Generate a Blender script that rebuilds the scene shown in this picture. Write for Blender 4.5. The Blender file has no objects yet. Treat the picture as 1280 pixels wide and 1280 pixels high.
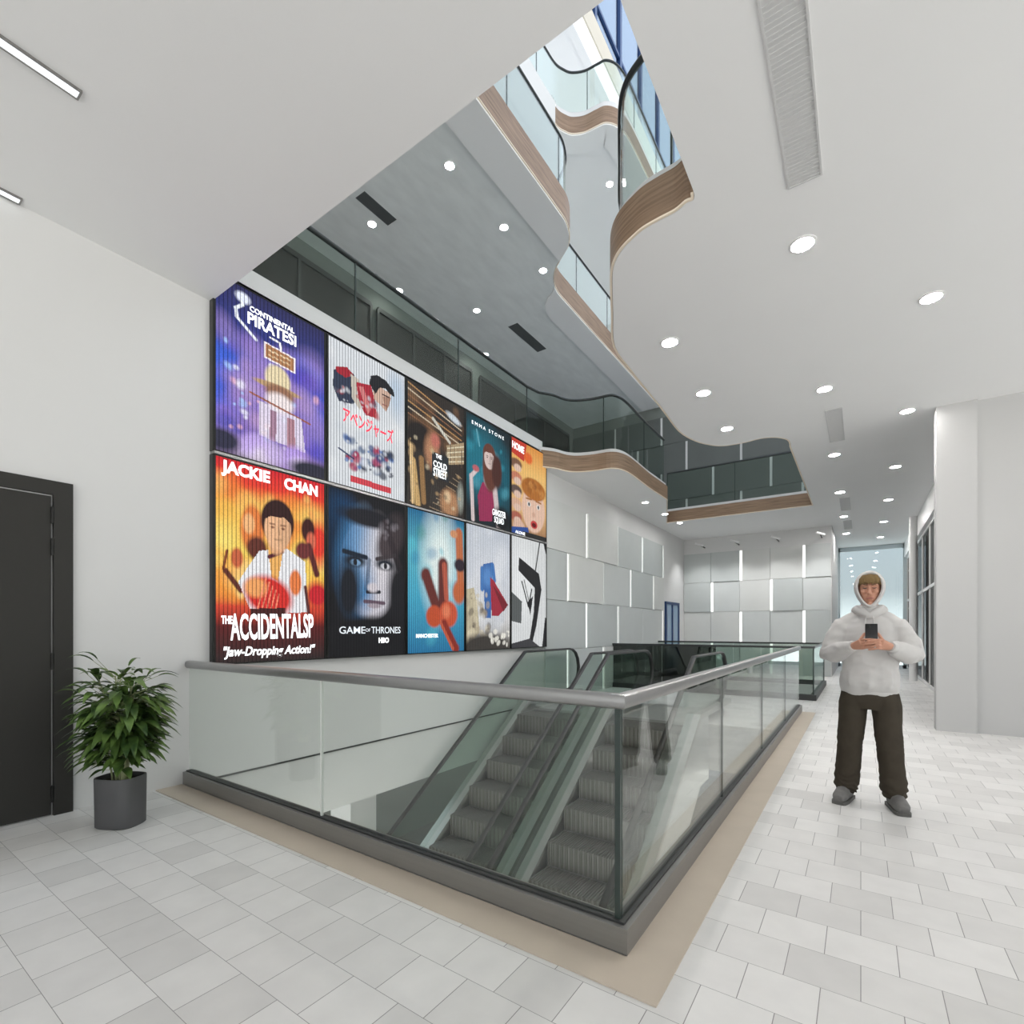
import bpy, bmesh, math, random
import numpy as np
from mathutils import Vector, Matrix, noise

random.seed(7)
SC = bpy.context.scene
COL = SC.collection
PI = math.pi

# ------------------------------------------------------------------ camera
H = 1.35
TH = math.atan2(436, 630)
FWD = Vector((-math.sin(TH), math.cos(TH), 0)); RGT = Vector((math.cos(TH), math.sin(TH), 0))

def ray(u, v):
    return FWD + RGT * ((u - 640) / 630.0) + Vector((0, 0, (787 - v) / 630.0))

def at_z(u, v, z):
    r = ray(u, v); t = (z - H) / r.z
    return Vector((r.x * t, r.y * t, z))

cd = bpy.data.cameras.new('camera'); cam = bpy.data.objects.new('camera', cd); COL.objects.link(cam)
cam.location = (0, 0, H); cam.rotation_euler = (PI / 2, 0, TH)
cd.sensor_width = 36; cd.lens = 36 * 630 / 1280.0; cd.shift_y = 147 / 1280.0; cd.clip_start = .02; cd.clip_end = 300
SC.camera = cam
SC.view_settings.view_transform = 'Standard'; SC.view_settings.look = 'None'
SC.view_settings.exposure = 0.0; SC.view_settings.gamma = 1; SC.view_settings.use_curve_mapping = False
SC.cycles.max_bounces = 9; SC.cycles.diffuse_bounces = 6; SC.cycles.glossy_bounces = 4
SC.cycles.transparent_max_bounces = 28; SC.cycles.caustics_reflective = False; SC.cycles.caustics_refractive = False
SC.cycles.sample_clamp_indirect = 4.0

# ------------------------------------------------------------------ materials
def nt(name):
    m = bpy.data.materials.new(name); m.use_nodes = True
    t = m.node_tree; b = t.nodes['Principled BSDF']
    return m, t, b

def lnk(t, a, b): t.links.new(a, b)

def mat(name, col, rough=.5, metal=0., spec=.5, var=0., scale=6., bump=0., stretch=None):
    m, t, b = nt(name)
    b.inputs['Base Color'].default_value = (*col, 1); b.inputs['Roughness'].default_value = rough
    b.inputs['Metallic'].default_value = metal; b.inputs['Specular IOR Level'].default_value = spec
    tc = t.nodes.new('ShaderNodeTexCoord'); mp = t.nodes.new('ShaderNodeMapping')
    if stretch: mp.inputs['Scale'].default_value = stretch
    n = t.nodes.new('ShaderNodeTexNoise'); n.inputs['Scale'].default_value = scale; n.inputs['Detail'].default_value = 5
    lnk(t, tc.outputs['Object'], mp.inputs['Vector']); lnk(t, mp.outputs[0], n.inputs['Vector'])
    if var > 0:
        mx = t.nodes.new('ShaderNodeMix'); mx.data_type = 'RGBA'
        mx.inputs[6].default_value = (*[c * (1 - var) for c in col], 1); mx.inputs[7].default_value = (*[min(1, c * (1 + var)) for c in col], 1)
        lnk(t, n.outputs['Fac'], mx.inputs[0]); lnk(t, mx.outputs[2], b.inputs['Base Color'])
    if bump > 0:
        bp = t.nodes.new('ShaderNodeBump'); bp.inputs['Strength'].default_value = bump; bp.inputs['Distance'].default_value = .01
        lnk(t, n.outputs['Fac'], bp.inputs['Height']); lnk(t, bp.outputs[0], b.inputs['Normal'])
    return m

def emit(name, col, s):
    m, t, b = nt(name)
    b.inputs['Base Color'].default_value = (*col, 1); b.inputs['Emission Color'].default_value = (*col, 1); b.inputs['Emission Strength'].default_value = s
    return m

def glass(name, col, base=.03, gain=.75, gcol=(1, 1, 1)):
    m = bpy.data.materials.new(name); m.use_nodes = True; t = m.node_tree; t.nodes.clear()
    out = t.nodes.new('ShaderNodeOutputMaterial'); mix = t.nodes.new('ShaderNodeMixShader')
    tr = t.nodes.new('ShaderNodeBsdfTransparent'); gl = t.nodes.new('ShaderNodeBsdfGlossy')
    tr.inputs[0].default_value = (*col, 1); gl.inputs['Roughness'].default_value = .0; gl.inputs['Color'].default_value = (*gcol, 1)
    lw = t.nodes.new('ShaderNodeLayerWeight'); lw.inputs[0].default_value = .5
    p = t.nodes.new('ShaderNodeMath'); p.operation = 'POWER'; p.inputs[1].default_value = 4.
    ma = t.nodes.new('ShaderNodeMath'); ma.operation = 'MULTIPLY_ADD'; ma.inputs[1].default_value = gain; ma.inputs[2].default_value = base
    lnk(t, lw.outputs['Facing'], p.inputs[0]); lnk(t, p.outputs[0], ma.inputs[0]); lnk(t, ma.outputs[0], mix.inputs[0])
    lnk(t, tr.outputs[0], mix.inputs[1]); lnk(t, gl.outputs[0], mix.inputs[2]); lnk(t, mix.outputs[0], out.inputs[0])
    return m

def floor_mat():
    m, t, b = nt('floor_tiles')
    N = t.nodes.new
    def M(op, a, bb=None):
        n = N('ShaderNodeMath'); n.operation = op
        for i, x in enumerate((a, bb)):
            if x is None: continue
            if isinstance(x, (int, float)): n.inputs[i].default_value = x
            else: lnk(t, x, n.inputs[i])
        return n.outputs[0]
    tc = N('ShaderNodeTexCoord'); sx = N('ShaderNodeSeparateXYZ'); lnk(t, tc.outputs['Object'], sx.inputs[0])
    ry = M('DIVIDE', M('SUBTRACT', sx.outputs[1], .064), .24)
    row = M('FLOOR', ry); fy = M('FRACT', ry)
    par = M('FLOORED_MODULO', row, 2.0)
    off = M('MULTIPLY', M('SUBTRACT', 1.0, par), .5)
    rx = M('ADD', M('DIVIDE', sx.outputs[0], .25), off)
    colm = M('FLOOR', rx); fx = M('FRACT', rx)
    cb = N('ShaderNodeCombineXYZ'); lnk(t, colm, cb.inputs[0]); lnk(t, row, cb.inputs[1])
    wn = N('ShaderNodeTexWhiteNoise'); wn.noise_dimensions = '2D'; lnk(t, cb.outputs[0], wn.inputs['Vector'])
    cr = N('ShaderNodeValToRGB')
    e = cr.color_ramp.elements; e[0].position = 0; e[0].color = (.655, .645, .63, 1); e[1].position = 1; e[1].color = (.785, .775, .76, 1)
    x = cr.color_ramp.elements.new(.22); x.color = (.70, .69, .675, 1)
    x = cr.color_ramp.elements.new(.5); x.color = (.745, .735, .72, 1)
    lnk(t, wn.outputs['Value'], cr.inputs[0])
    ns = N('ShaderNodeTexNoise'); ns.inputs['Scale'].default_value = 7; ns.inputs['Detail'].default_value = 6
    lnk(t, tc.outputs['Object'], ns.inputs['Vector'])
    mv = N('ShaderNodeMix'); mv.data_type = 'RGBA'; mv.blend_type = 'MULTIPLY'; mv.inputs[0].default_value = 1
    r2 = N('ShaderNodeValToRGB'); r2.color_ramp.elements[0].color = (.94, .94, .94, 1); r2.color_ramp.elements[0].position = .3; r2.color_ramp.elements[1].position = .7
    lnk(t, ns.outputs['Fac'], r2.inputs[0]); lnk(t, cr.outputs[0], mv.inputs[6]); lnk(t, r2.outputs[0], mv.inputs[7])
    jy = M('LESS_THAN', M('MINIMUM', fy, M('SUBTRACT', 1.0, fy)), .0045)
    jx = M('LESS_THAN', M('MINIMUM', fx, M('SUBTRACT', 1.0, fx)), .0065)
    j = M('MAXIMUM', jy, jx)
    mj = N('ShaderNodeMix'); mj.data_type = 'RGBA'; mj.inputs[7].default_value = (.27, .265, .26, 1)
    lnk(t, j, mj.inputs[0]); lnk(t, mv.outputs[2], mj.inputs[6]); lnk(t, mj.outputs[2], b.inputs['Base Color'])
    b.inputs['Roughness'].default_value = .42; b.inputs['Specular IOR Level'].default_value = .3
    return m

def wood_mat():
    m, t, b = nt('walnut_veneer')
    N = t.nodes.new
    tc = N('ShaderNodeTexCoord'); mp = N('ShaderNodeMapping'); mp.inputs['Scale'].default_value = (1.2, 1.2, 30)
    n = N('ShaderNodeTexNoise'); n.inputs['Scale'].default_value = 1.6; n.inputs['Detail'].default_value = 8; n.inputs['Distortion'].default_value = .4
    cr = N('ShaderNodeValToRGB'); cr.color_ramp.elements[0].color = (.17, .105, .062, 1); cr.color_ramp.elements[0].position = .3
    cr.color_ramp.elements[1].color = (.34, .225, .145, 1); cr.color_ramp.elements[1].position = .72
    lnk(t, tc.outputs['Object'], mp.inputs[0]); lnk(t, mp.outputs[0], n.inputs['Vector']); lnk(t, n.outputs['Fac'], cr.inputs[0]); lnk(t, cr.outputs[0], b.inputs['Base Color'])
    b.inputs['Roughness'].default_value = .5
    return m

M_ = dict(
    wall=mat('white_plaster', (.70, .70, .697), .7, spec=.2, var=.012, scale=3),
    ceil=mat('white_ceiling_paint', (.88, .88, .88), .8, spec=.15, var=.01, scale=2),
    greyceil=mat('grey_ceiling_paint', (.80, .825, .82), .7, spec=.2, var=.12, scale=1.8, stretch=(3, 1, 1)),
    floor=floor_mat(),
    beige=mat('beige_stone', (.56, .485, .40), .45, spec=.3, var=.08, scale=4),
    kerb=mat('brushed_metal_kerb', (.27, .265, .255), .38, .55, var=.08, scale=3, stretch=(.3, .3, 20)),
    dark=mat('dark_channel', (.035, .036, .036), .45),
    rail=mat('satin_steel_rail', (.36, .36, .36), .30, .75, var=.04, scale=20),
    darkrail=mat('dark_steel_rail', (.045, .05, .05), .3, .5),
    glass=glass('green_tinted_glass', (.915, .94, .92), .035, .7),
    glassdk=glass('grey_green_glass', (.80, .85, .82), .010, .30),
    glassup=glass('upper_railing_glass', (.86, .91, .885), .03, .7),
    smoke=glass('smoked_glass', (.22, .235, .225), .05, .6),
    edge=mat('glass_edge', (.03, .045, .04), .2),
    wood=wood_mat(),
    cream=mat('cream_edge_strip', (.85, .74, .60), .5),
    lens=emit('lamp_lens', (1, .97, .94), 300.),
    lenslo=emit('far_lamp_lens', (1, .98, .95), 110.),
    strip=emit('slot_light', (1, 1, .98), .75),
    white=mat('white_metal', (.82, .82, .82), .35),
    vent=mat('vent_grille', (.62, .62, .62), .6, var=.06, scale=40),
    ventdk=mat('dark_vent_grille', (.10, .11, .11), .6),
    door=mat('dark_bronze_door', (.028, .027, .024), .55, spec=.3, var=.08, scale=2),
    hinge=mat('black_metal', (.015, .015, .014), .4, .5),
    panel=mat('grey_wall_panel', (.60, .625, .62), .55, var=.05, scale=2.2),
    panelb=mat('grey_wall_panel_cool', (.52, .55, .545), .55, var=.05, scale=2.2),
    panelc=mat('grey_wall_panel_pale', (.66, .67, .655), .55, var=.05, scale=2.2),
    dimpanel=mat('dimmed_wall_panel', (.095, .105, .10), .5, var=.15, scale=1.5),  # grey panels with the dimness of the upper storey put into their colour
    dkshop=mat('charcoal_shopfront', (.02, .02, .018), .6, var=.2, scale=1.),
    greywall=mat('grey_green_wall', (.16, .18, .168), .6, var=.08, scale=1.2),
    step=mat('escalator_step', (.20, .19, .182), .5, .4, var=.35, scale=5),
    stepedge=mat('escalator_cleat', (.27, .262, .255), .4, .4),
    deck=mat('escalator_deck', (.50, .50, .49), .35, .6, var=.05),
    clad=mat('escalator_cladding', (.62, .63, .63), .4, .2, var=.05),
    rubber=mat('black_rubber', (.018, .018, .018), .45),
    lowfloor=mat('grey_lower_floor', (.16, .155, .15), .5, var=.3, scale=3),
    bluemetal=mat('blue_mullion', (.02, .055, .16), .4, .2),
    bluegl=glass('blue_clerestory_glass', (.45, .52, .60), .04, .6),
    shopgl=glass('dark_shop_glass', (.16, .18, .19), .04, .35),
    sheet=glass('clear_daylight_glass', (.97, .98, .98), .02, .6),
    beam=mat('beige_beam', (.55, .51, .43), .6, var=.05),
    pale=mat('pale_blue_wall', (.66, .74, .77), .6, var=.02),
    pot=mat('grey_planter', (.075, .075, .078), .5, var=.12, scale=4),
    soil=mat('potting_soil', (.035, .025, .018), .9, var=.4, scale=30, bump=.4),
    stem=mat('pale_stem', (.30, .33, .17), .6, var=.2, scale=20),
)

def leaf_mat():
    m, t, b = nt('green_leaf')
    N = t.nodes.new
    g = N('ShaderNodeTexNoise'); g.inputs['Scale'].default_value = 9; tc = N('ShaderNodeTexCoord'); lnk(t, tc.outputs['Object'], g.inputs['Vector'])
    cr = N('ShaderNodeValToRGB'); cr.color_ramp.elements[0].position = .35; cr.color_ramp.elements[0].color = (.022, .055, .012, 1)
    cr.color_ramp.elements[1].position = .7; cr.color_ramp.elements[1].color = (.15, .25, .055, 1)
    lnk(t, g.outputs['Fac'], cr.inputs[0]); lnk(t, cr.outputs[0], b.inputs['Base Color']); b.inputs['Roughness'].default_value = .45
    return m
M_['leaf'] = leaf_mat()

# ------------------------------------------------------------------ object helpers
def link(o, parent=None):
    COL.objects.link(o)
    if parent is not None:
        o.parent = parent
        p = parent; off = Vector((0, 0, 0))
        while p is not None:
            if p.type == 'EMPTY': off = Vector(p['_at'])
            p = p.parent
        # meshes are written in world coordinates
        if parent.type == 'EMPTY': o.matrix_parent_inverse = Matrix.Translation(-off)
    return o

def smooth(me, ang=40):
    for p in me.polygons: p.use_smooth = True
    try: me.set_sharp_from_angle(angle=math.radians(ang))
    except Exception: pass

def obj(name, bm, m, parent=None, sm=False, ang=40):
    me = bpy.data.meshes.new(name)
    bmesh.ops.recalc_face_normals(bm, faces=bm.faces)
    bm.to_mesh(me); bm.free()
    ms = m if isinstance(m, (list, tuple)) else [m]
    for x in ms: me.materials.append(x)
    if sm: smooth(me, ang)
    o = bpy.data.objects.new(name, me)
    return link(o, parent)

def tag(o, label, cat, group=None):
    o['label'] = label; o['category'] = cat
    if group: o['group'] = group
    return o

def thing(name, label, cat, loc, group=None):
    o = bpy.data.objects.new(name, None); COL.objects.link(o); o.location = loc; o['_at'] = [float(c) for c in loc]
    o.empty_display_size = .1
    return tag(o, label, cat, group)

def struct(name, bm, m, parent=None, sm=False, label=None):
    o = obj(name, bm, m, parent, sm)
    if parent is None: o['kind'] = 'structure'
    if label: o['label'] = label
    return o

def BM(): return bmesh.new()

def box(bm, x0, x1, y0, y1, z0, z1, mi=0, bev=0.):
    r = bmesh.ops.create_cube(bm, size=1)
    vs = r['verts']
    bmesh.ops.scale(bm, vec=(abs(x1 - x0), abs(y1 - y0), abs(z1 - z0)), verts=vs)
    bmesh.ops.translate(bm, vec=((x0 + x1) / 2, (y0 + y1) / 2, (z0 + z1) / 2), verts=vs)
    fs = set(f for v in vs for f in v.link_faces)
    for f in fs: f.material_index = mi
    if bev > 0:
        es = list(set(e for v in vs for e in v.link_edges))
        bmesh.ops.bevel(bm, geom=es, offset=bev, segments=2, affect='EDGES', profile=.5)
    return bm

def boxbm(*a, **k): return box(BM(), *a, **k)

def prism(bm, pts, axis, a0, a1, mi=0):
    """polygon pts (2-D) extruded along an axis: 'x' -> (y,z), 'y' -> (x,z), 'z' -> (x,y)"""
    def P(p, a):
        return {'x': (a, p[0], p[1]), 'y': (p[0], a, p[1]), 'z': (p[0], p[1], a)}[axis]
    A = [bm.verts.new(P(p, a0)) for p in pts]; B = [bm.verts.new(P(p, a1)) for p in pts]
    fs = [bm.faces.new(A), bm.faces.new(list(reversed(B)))]
    n = len(pts)
    for i in range(n):
        fs.append(bm.faces.new((A[i], B[i], B[(i + 1) % n], A[(i + 1) % n])))
    for f in fs: f.material_index = mi
    return bm

def frames(pts):
    out = []; n = len(pts)
    for i in range(n):
        a = pts[max(0, i - 1)]; b = pts[min(n - 1, i + 1)]
        out.append((b - a).normalized())
    return out

def loft(bm, pts, rad, side=Vector((1, 0, 0)), seg=12, power=2.0, mi=0, cap=True):
    """closed tube through pts; rad[i] = r or (r_side, r_other)"""
    pts = [Vector(p) for p in pts]; T = frames(pts); rings = []
    s = Vector(side)
    for p, t, r in zip(pts, T, rad):
        if not isinstance(r, (tuple, list)): r = (r, r)
        s2 = s - t * s.dot(t)
        if s2.length < 1e-4: s2 = t.orthogonal()
        s2.normalize(); o2 = t.cross(s2).normalized(); s = s2
        ring = []
        for k in range(seg):
            a = 2 * PI * k / seg; c, q = math.cos(a), math.sin(a)
            c = math.copysign(abs(c) ** (2 / power), c); q = math.copysign(abs(q) ** (2 / power), q)
            ring.append(bm.verts.new(p + s2 * (c * r[0]) + o2 * (q * r[1])))
        rings.append(ring)
    fs = []
    for A, B in zip(rings, rings[1:]):
        for k in range(seg):
            fs.append(bm.faces.new((A[k], A[(k + 1) % seg], B[(k + 1) % seg], B[k])))
    if cap:
        fs.append(bm.faces.new(list(reversed(rings[0])))); fs.append(bm.faces.new(rings[-1]))
    for f in fs: f.material_index = mi
    return bm

def tube(pts, r, seg=10): return loft(BM(), pts, [r] * len(pts), seg=seg)

def ellip(bm, c, r, seg=20, rot=None, mi=0):
    res = bmesh.ops.create_uvsphere(bm, u_segments=seg, v_segments=max(8, seg // 2 + 2), radius=1)
    M = Matrix.Translation(Vector(c)) @ (rot.to_4x4() if rot is not None else Matrix.Identity(4)) @ Matrix.Diagonal((*r, 1))
    bmesh.ops.transform(bm, matrix=M, verts=res['verts'])
    for f in set(f for v in res['verts'] for f in v.link_faces): f.material_index = mi
    return bm

def cyl(bm, c, r, z0, z1, seg=24, mi=0):
    pts = [(c[0] + r * math.cos(2 * PI * k / seg), c[1] + r * math.sin(2 * PI * k / seg)) for k in range(seg)]
    return prism(bm, pts, 'z', z0, z1, mi)

def catmull(P, n=6, closed=False):
    P = [Vector((p[0], p[1])) for p in P]; out = []; N = len(P)
    for i in range(N - (0 if closed else 1)):
        g = (lambda k: P[k % N]) if closed else (lambda k: P[min(max(k, 0), N - 1)])
        a, b, c, d = g(i - 1), g(i), g(i + 1), g(i + 2)
        for k in range(n):
            t = k / n
            out.append(.5 * ((2 * b) + (c - a) * t + (2 * a - 5 * b + 4 * c - d) * t * t + (3 * b - a - 3 * c + d) * t ** 3))
    if not closed: out.append(P[-1])
    return out

def ribbon(bm, path, z0, z1, d0, d1, mi=0):
    """upright strip along a plan path; d0, d1 = offsets to the left of travel"""
    path = [Vector((p[0], p[1])) for p in path]; n = len(path); nr = []
    for i in range(n):
        a = path[max(0, i - 1)]; b = path[min(n - 1, i + 1)]; t = (b - a).normalized(); nr.append(Vector((-t.y, t.x)))
    R = []
    for p, q in zip(path, nr):
        a = p + q * d0; b = p + q * d1
        R.append([bm.verts.new((a.x, a.y, z0)), bm.verts.new((b.x, b.y, z0)), bm.verts.new((b.x, b.y, z1)), bm.verts.new((a.x, a.y, z1))])
    fs = []
    for A, B in zip(R, R[1:]):
        for k in range(4): fs.append(bm.faces.new((A[k], A[(k + 1) % 4], B[(k + 1) % 4], B[k])))
    fs.append(bm.faces.new(R[0])); fs.append(bm.faces.new(list(reversed(R[-1]))))
    for f in fs: f.material_index = mi
    return bm

def offset_path(path, d):
    path = [Vector((p[0], p[1])) for p in path]; n = len(path); out = []
    for i in range(n):
        a = path[max(0, i - 1)]; b = path[min(n - 1, i + 1)]; t = (b - a).normalized(); out.append(path[i] + Vector((-t.y, t.x)) * d)
    return out

def rail_tube(path, z, r, off=0.):
    return tube([(p.x, p.y, z) for p in offset_path(path, off)], r, 8)

def slab(name, outer, holes, z0, z1, m, label=None, sidem=None):
    """flat plate with holes, filled by triangulation, real thickness"""
    bm = BM()
    loops = [outer] + holes; edges = []; rings = []
    for L in loops:
        vs = [bm.verts.new((p[0], p[1], z0)) for p in L]; rings.append(vs)
        for i in range(len(vs)): edges.append(bm.edges.new((vs[i], vs[(i + 1) % len(vs)])))
    bmesh.ops.triangle_fill(bm, edges=edges, use_beauty=True, use_dissolve=False)
    # drop triangles whose centre lies in a hole
    def inside(p, L):
        c = False; j = len(L) - 1
        for i in range(len(L)):
            xi, yi = L[i][0], L[i][1]; xj, yj = L[j][0], L[j][1]
            if (yi > p.y) != (yj > p.y) and p.x < (xj - xi) * (p.y - yi) / (yj - yi) + xi: c = not c
            j = i
        return c
    kill = [f for f in bm.faces if any(inside(f.calc_center_median(), h) for h in holes) or not inside(f.calc_center_median(), outer)]
    bmesh.ops.delete(bm, geom=kill, context='FACES_ONLY')
    fs = list(bm.faces); up = {v: bm.verts.new((v.co.x, v.co.y, z1)) for f in fs for v in f.verts}
    be = [e for e in bm.edges if len(e.link_faces) == 1]
    bmesh.ops.delete(bm, geom=[e for e in bm.edges if not e.link_faces], context='EDGES')
    for f in fs: bm.faces.new([up[v] for v in reversed(f.verts)])
    for e in be:
        p, q = e.verts; bm.faces.new((p, q, up[q], up[p]))
    return struct(name, bm, m, label=label)

def rect(x0, x1, y0, y1): return [(x0, y0), (x1, y0), (x1, y1), (x0, y1)]

# ------------------------------------------------------------------ plan of the building
WX = -4.85            # poster wall
ZC, ZF2 = 4.33, 4.65  # ceiling of this floor, floor above
Z3, ZF3 = 8.98, 9.48
Z4, ZF4 = 13.2, 13.7
YB, XR = -7.0, 7.0    # unseen sides: added glazing behind the viewer and at right

# floors
hole1 = rect(WX - .1, -.86, 2.06, 7.55); hole2 = rect(-4.80, -.80, 11.2, 14.35)
slab('floor', rect(WX - .2, XR, YB, 23), [hole1, hole2], -.04, 0, M_['floor'], 'pale grey square floor tiles in running bond')
slab('slab_edge', rect(WX - .2, XR, YB, 23), [hole1, hole2], -.66, -.045, M_['wall'])
struct('floor_lower', boxbm(-11, XR, YB, 23, -4.75, -4.65), M_['lowfloor'])
struct('wall_lower', boxbm(-11.2, -11, YB, 23, -4.65, -.66), M_['greywall'])
struct('pillar_lower', boxbm(-5.6, -5.2, 4.0, 4.4, -4.65, -.66), M_['wall'])

# stone border round the escalator well
bm = BM()
box(bm, WX, -.60, 1.77, 1.97, .0005, .007); box(bm, -.79, -.60, 1.97, 9.5, .0005, .007)
struct('trim_1', bm, M_['beige'], label='beige stone border strip round the escalator well')

# walls of this storey
bm = BM(); box(bm, WX - .2, WX, YB, 14.9, -.66, ZC); box(bm, WX - .2, WX, 2.21, 8.0, ZC, 4.83)
struct('wall_left', bm, M_['wall'], label='white wall carrying the film posters')
bm = BM(); box(bm, WX, WX + .012, 2.06, 7.55, -.012, .004)
struct('trim_2', bm, M_['dark'])
struct('wall_left_far', boxbm(WX - .2, WX, 14.9, 23, 0, ZC), M_['wall'])
struct('wall_far', boxbm(WX, -.68, 17.1, 17.3, 0, ZC), M_['wall'])
struct('wall_corridor_side', boxbm(-.88, -.68, 17.3, 22, 0, ZC), M_['wall'])
bm = BM(); box(bm, -.68, -.62, 22, 22.1, 0, ZC); box(bm, 1.2, 1.3, 22, 22.1, 0, ZC); box(bm, -.68, 1.3, 22, 22.1, 0, .12); box(bm, -.68, 1.3, 22, 22.1, ZC - .15, ZC)
w = struct('added_window_6', bm, M_['pale'], label='pale blue end of the corridor, glazed to add daylight')  # glazing added in place of the end wall to brighten the corridor
obj('pane', boxbm(-.66, 1.25, 22.04, 22.05, .12, ZC - .15), glass('pale_blue_glass', (.64, .70, .72), .03, .5), w)
struct('wall_corridor_end', boxbm(1.3, XR, 22, 22.2, 0, ZC), M_['pale'])
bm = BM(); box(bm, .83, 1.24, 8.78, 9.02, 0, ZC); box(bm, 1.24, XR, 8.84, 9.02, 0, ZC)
struct('wall_right', bm, mat('darkened_white_plaster', (.55, .55, .548), .7, spec=.2, var=.01, scale=3), label='white end wall with a shallow pier right of the corridor')  # white plaster, colour darkened to offset the strong lamp light on it
struct('wall_side', boxbm(XR, XR + .2, 8.84, 23, 0, ZC), M_['wall'])
bm = BM()
for k in range(9): box(bm, XR, XR + .1, YB + 1.98 * k - .04, YB + 1.98 * k + .04, 0, ZC)
for z in (.05, ZC - .05): box(bm, XR, XR + .1, YB, 8.84, z - .05, z + .05)
w = struct('added_window_5', bm, M_['white']); obj('pane', boxbm(XR + .04, XR + .05, YB, 8.84, .1, ZC - .1), M_['sheet'], w)  # unseen glazing added on the right to brighten the floor

# ---- openings in the upper slabs
bul = [at_z(u, v, ZC) for u, v in ((868, 246), (858, 254), (845, 265), (825, 275.5), (805, 287), (791, 299), (780, 310), (772, 321.5), (767, 335), (765.5, 352), (766.5, 390), (769, 433),
       (790, 463), (810, 488), (830, 513), (850, 539), (870, 551), (889, 556), (905, 557), (930, 553), (950, 548), (970, 546.5), (986, 550))]
bul = [(-.935, 2.3), (-.935, 3.3)] + [(p.x, p.y) for p in bul] + [(-.935, 9.35)]
bulge = catmull(bul, 4)
sc_ = [at_z(u, v, ZC) for u, v in ((694, 586), (708, 589.5), (722, 590.5), (742, 589), (763, 586), (776, 587.5), (787, 592.5), (800, 602), (812, 611))]
sc_ = [(WX + .03, 7.9)] + [(p.x, p.y) for p in sc_] + [(-3.67, 11.0), (-3.67, 11.55)]
scurve = catmull(sc_, 4)
P2 = [Vector((WX, 2.21)), Vector((-.935, 2.21))] + bulge + [Vector((-.935, 14.05)), Vector((-4.47, 14.05))] + list(reversed(scurve)) + [Vector((WX, 7.9))]
hole_l2 = [(p.x, p.y) for p in P2]

e3 = catmull([(-4.53, 4.6), (-4.53, 6.5), (-4.53, 7.9), (-4.56, 8.4), (-4.75, 8.82), (-5.1, 9.1), (-5.42, 9.4), (-5.62, 9.85), (-5.65, 10.6), (-5.65, 13.5), (-5.65, 16.95)], 5)
hole_l3 = [(3., 4.6)] + [(p.x, p.y) for p in e3] + [(3., 16.95)]
hole_l3 = [(p[0], p[1]) for p in hole_l3]
e4p = [at_z(u, v, Z4 + .5 + 1.05) for u, v in ((686, 60), (697, 77), (706, 83.5), (715, 87), (730, 85), (745, 77), (757, 71.5), (770, 75), (780, 85), (787, 97))]
e4 = catmull([(-5.9, 6.0), (-5.92, 9.3)] + [(p.x, p.y) for p in e4p] + [(-4.6, 12.4), (-4.6, 15), (-4.6, 19)], 5)
hole_l4 = [(4., 6.0)] + [(p.x, p.y) for p in e4] + [(4., 19)]

slab('ceiling', rect(WX - .15, XR, YB, 23), [hole_l2], ZC, ZC + .1, M_['ceil'], 'white ceiling with a wavy opening to the floors above')
hole_l2b = [(p[0], p[1]) for p in hole_l2]
slab('floor_upper', [(-9.2, YB), (XR, YB), (XR, 23), (-9.2, 23)], [hole_l2b], ZC + .1, ZF2, M_['wall'])
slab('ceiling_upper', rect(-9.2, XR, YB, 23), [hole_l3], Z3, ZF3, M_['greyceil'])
slab('ceiling_top', rect(-9.2, XR, YB, 24), [hole_l4], Z4, ZF4, M_['ceil'])

def fascia(name, paths, z0, z1, side):
    bm = BM(); c = BM()
    for p in paths:
        ribbon(bm, p, z0 + .012, z1, 0, side * .02); ribbon(c, p, z0 - .002, z0 + .012, side * .004, side * .022)
    o = struct(name, bm, M_['wood'], label='walnut veneer balcony edge')
    obj('edge_strip', c, M_['cream'], o)
    return o
V = lambda *p: [Vector(q) for q in p]
near_edge = V((WX, 2.21), (-.935, 2.21)); right_edge = V((-.935, 2.21), (-.935, 3.35)); right2 = V((-.935, 9.35), (-.935, 14.05))
far_edge = V((-.935, 14.05), (-4.47, 14.05)); kink = V((-4.47, 14.05), (-3.67, 11.55))
fascia('trim_3', [[p for p in bulge if p.y > 3.53]], ZC, 4.64, 1)
fascia('trim_4', [scurve], ZC, 4.64, -1)
fascia('trim_5', [far_edge], ZC, 4.64, 1)
fascia('trim_6', [right2, kink], ZC, 4.64, 1)
fascia('trim_7', [e3], Z3, Z3 + .5, -1)
fascia('trim_8', [[p for p in e4 if p.y > 10.25]], Z4, Z4 + .40, -1)
bm = BM(); ribbon(bm, [p for p in e4 if p.y <= 10.3], Z4, Z4 + .5, 0, -.02); ribbon(bm, [p for p in e4 if p.y > 10.3], Z4 + .40, Z4 + .5, 0, -.01); struct('trim_13', bm, M_['wall'])
# pale soffit bands that follow the upper edges, a little below the grey ceiling field
def band(name, path, z, w):
    bm = BM(); ribbon(bm, path, z - .03, z - .001, 0.005, w)
    return struct(name, bm, M_['ceil'], label='white band along the balcony soffit edge')
def plate(name, pts, z):
    bm = BM(); prism(bm, [(p[0], p[1]) for p in pts], 'z', z - .03, z - .001); bmesh.ops.triangulate(bm, faces=[f for f in bm.faces if len(f.verts) > 4])
    return struct(name, bm, M_['ceil'], label='white band along the balcony soffit edge')
plate('trim_9', [p for p in e3 if p.x > -5.11] + [(-5.12, 9.1), (-5.12, 4.6)], Z3)
plate('trim_10', [(p.x, p.y) for p in e3 if p.y > 9.7] + [(-6.25, 16.95), (-6.25, 10.7), (-6.2, 10.4), (-6.08, 10.15), (-5.9, 9.98), (-5.75, 9.9)], Z3)
q4 = offset_path(e4, .5)
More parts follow.
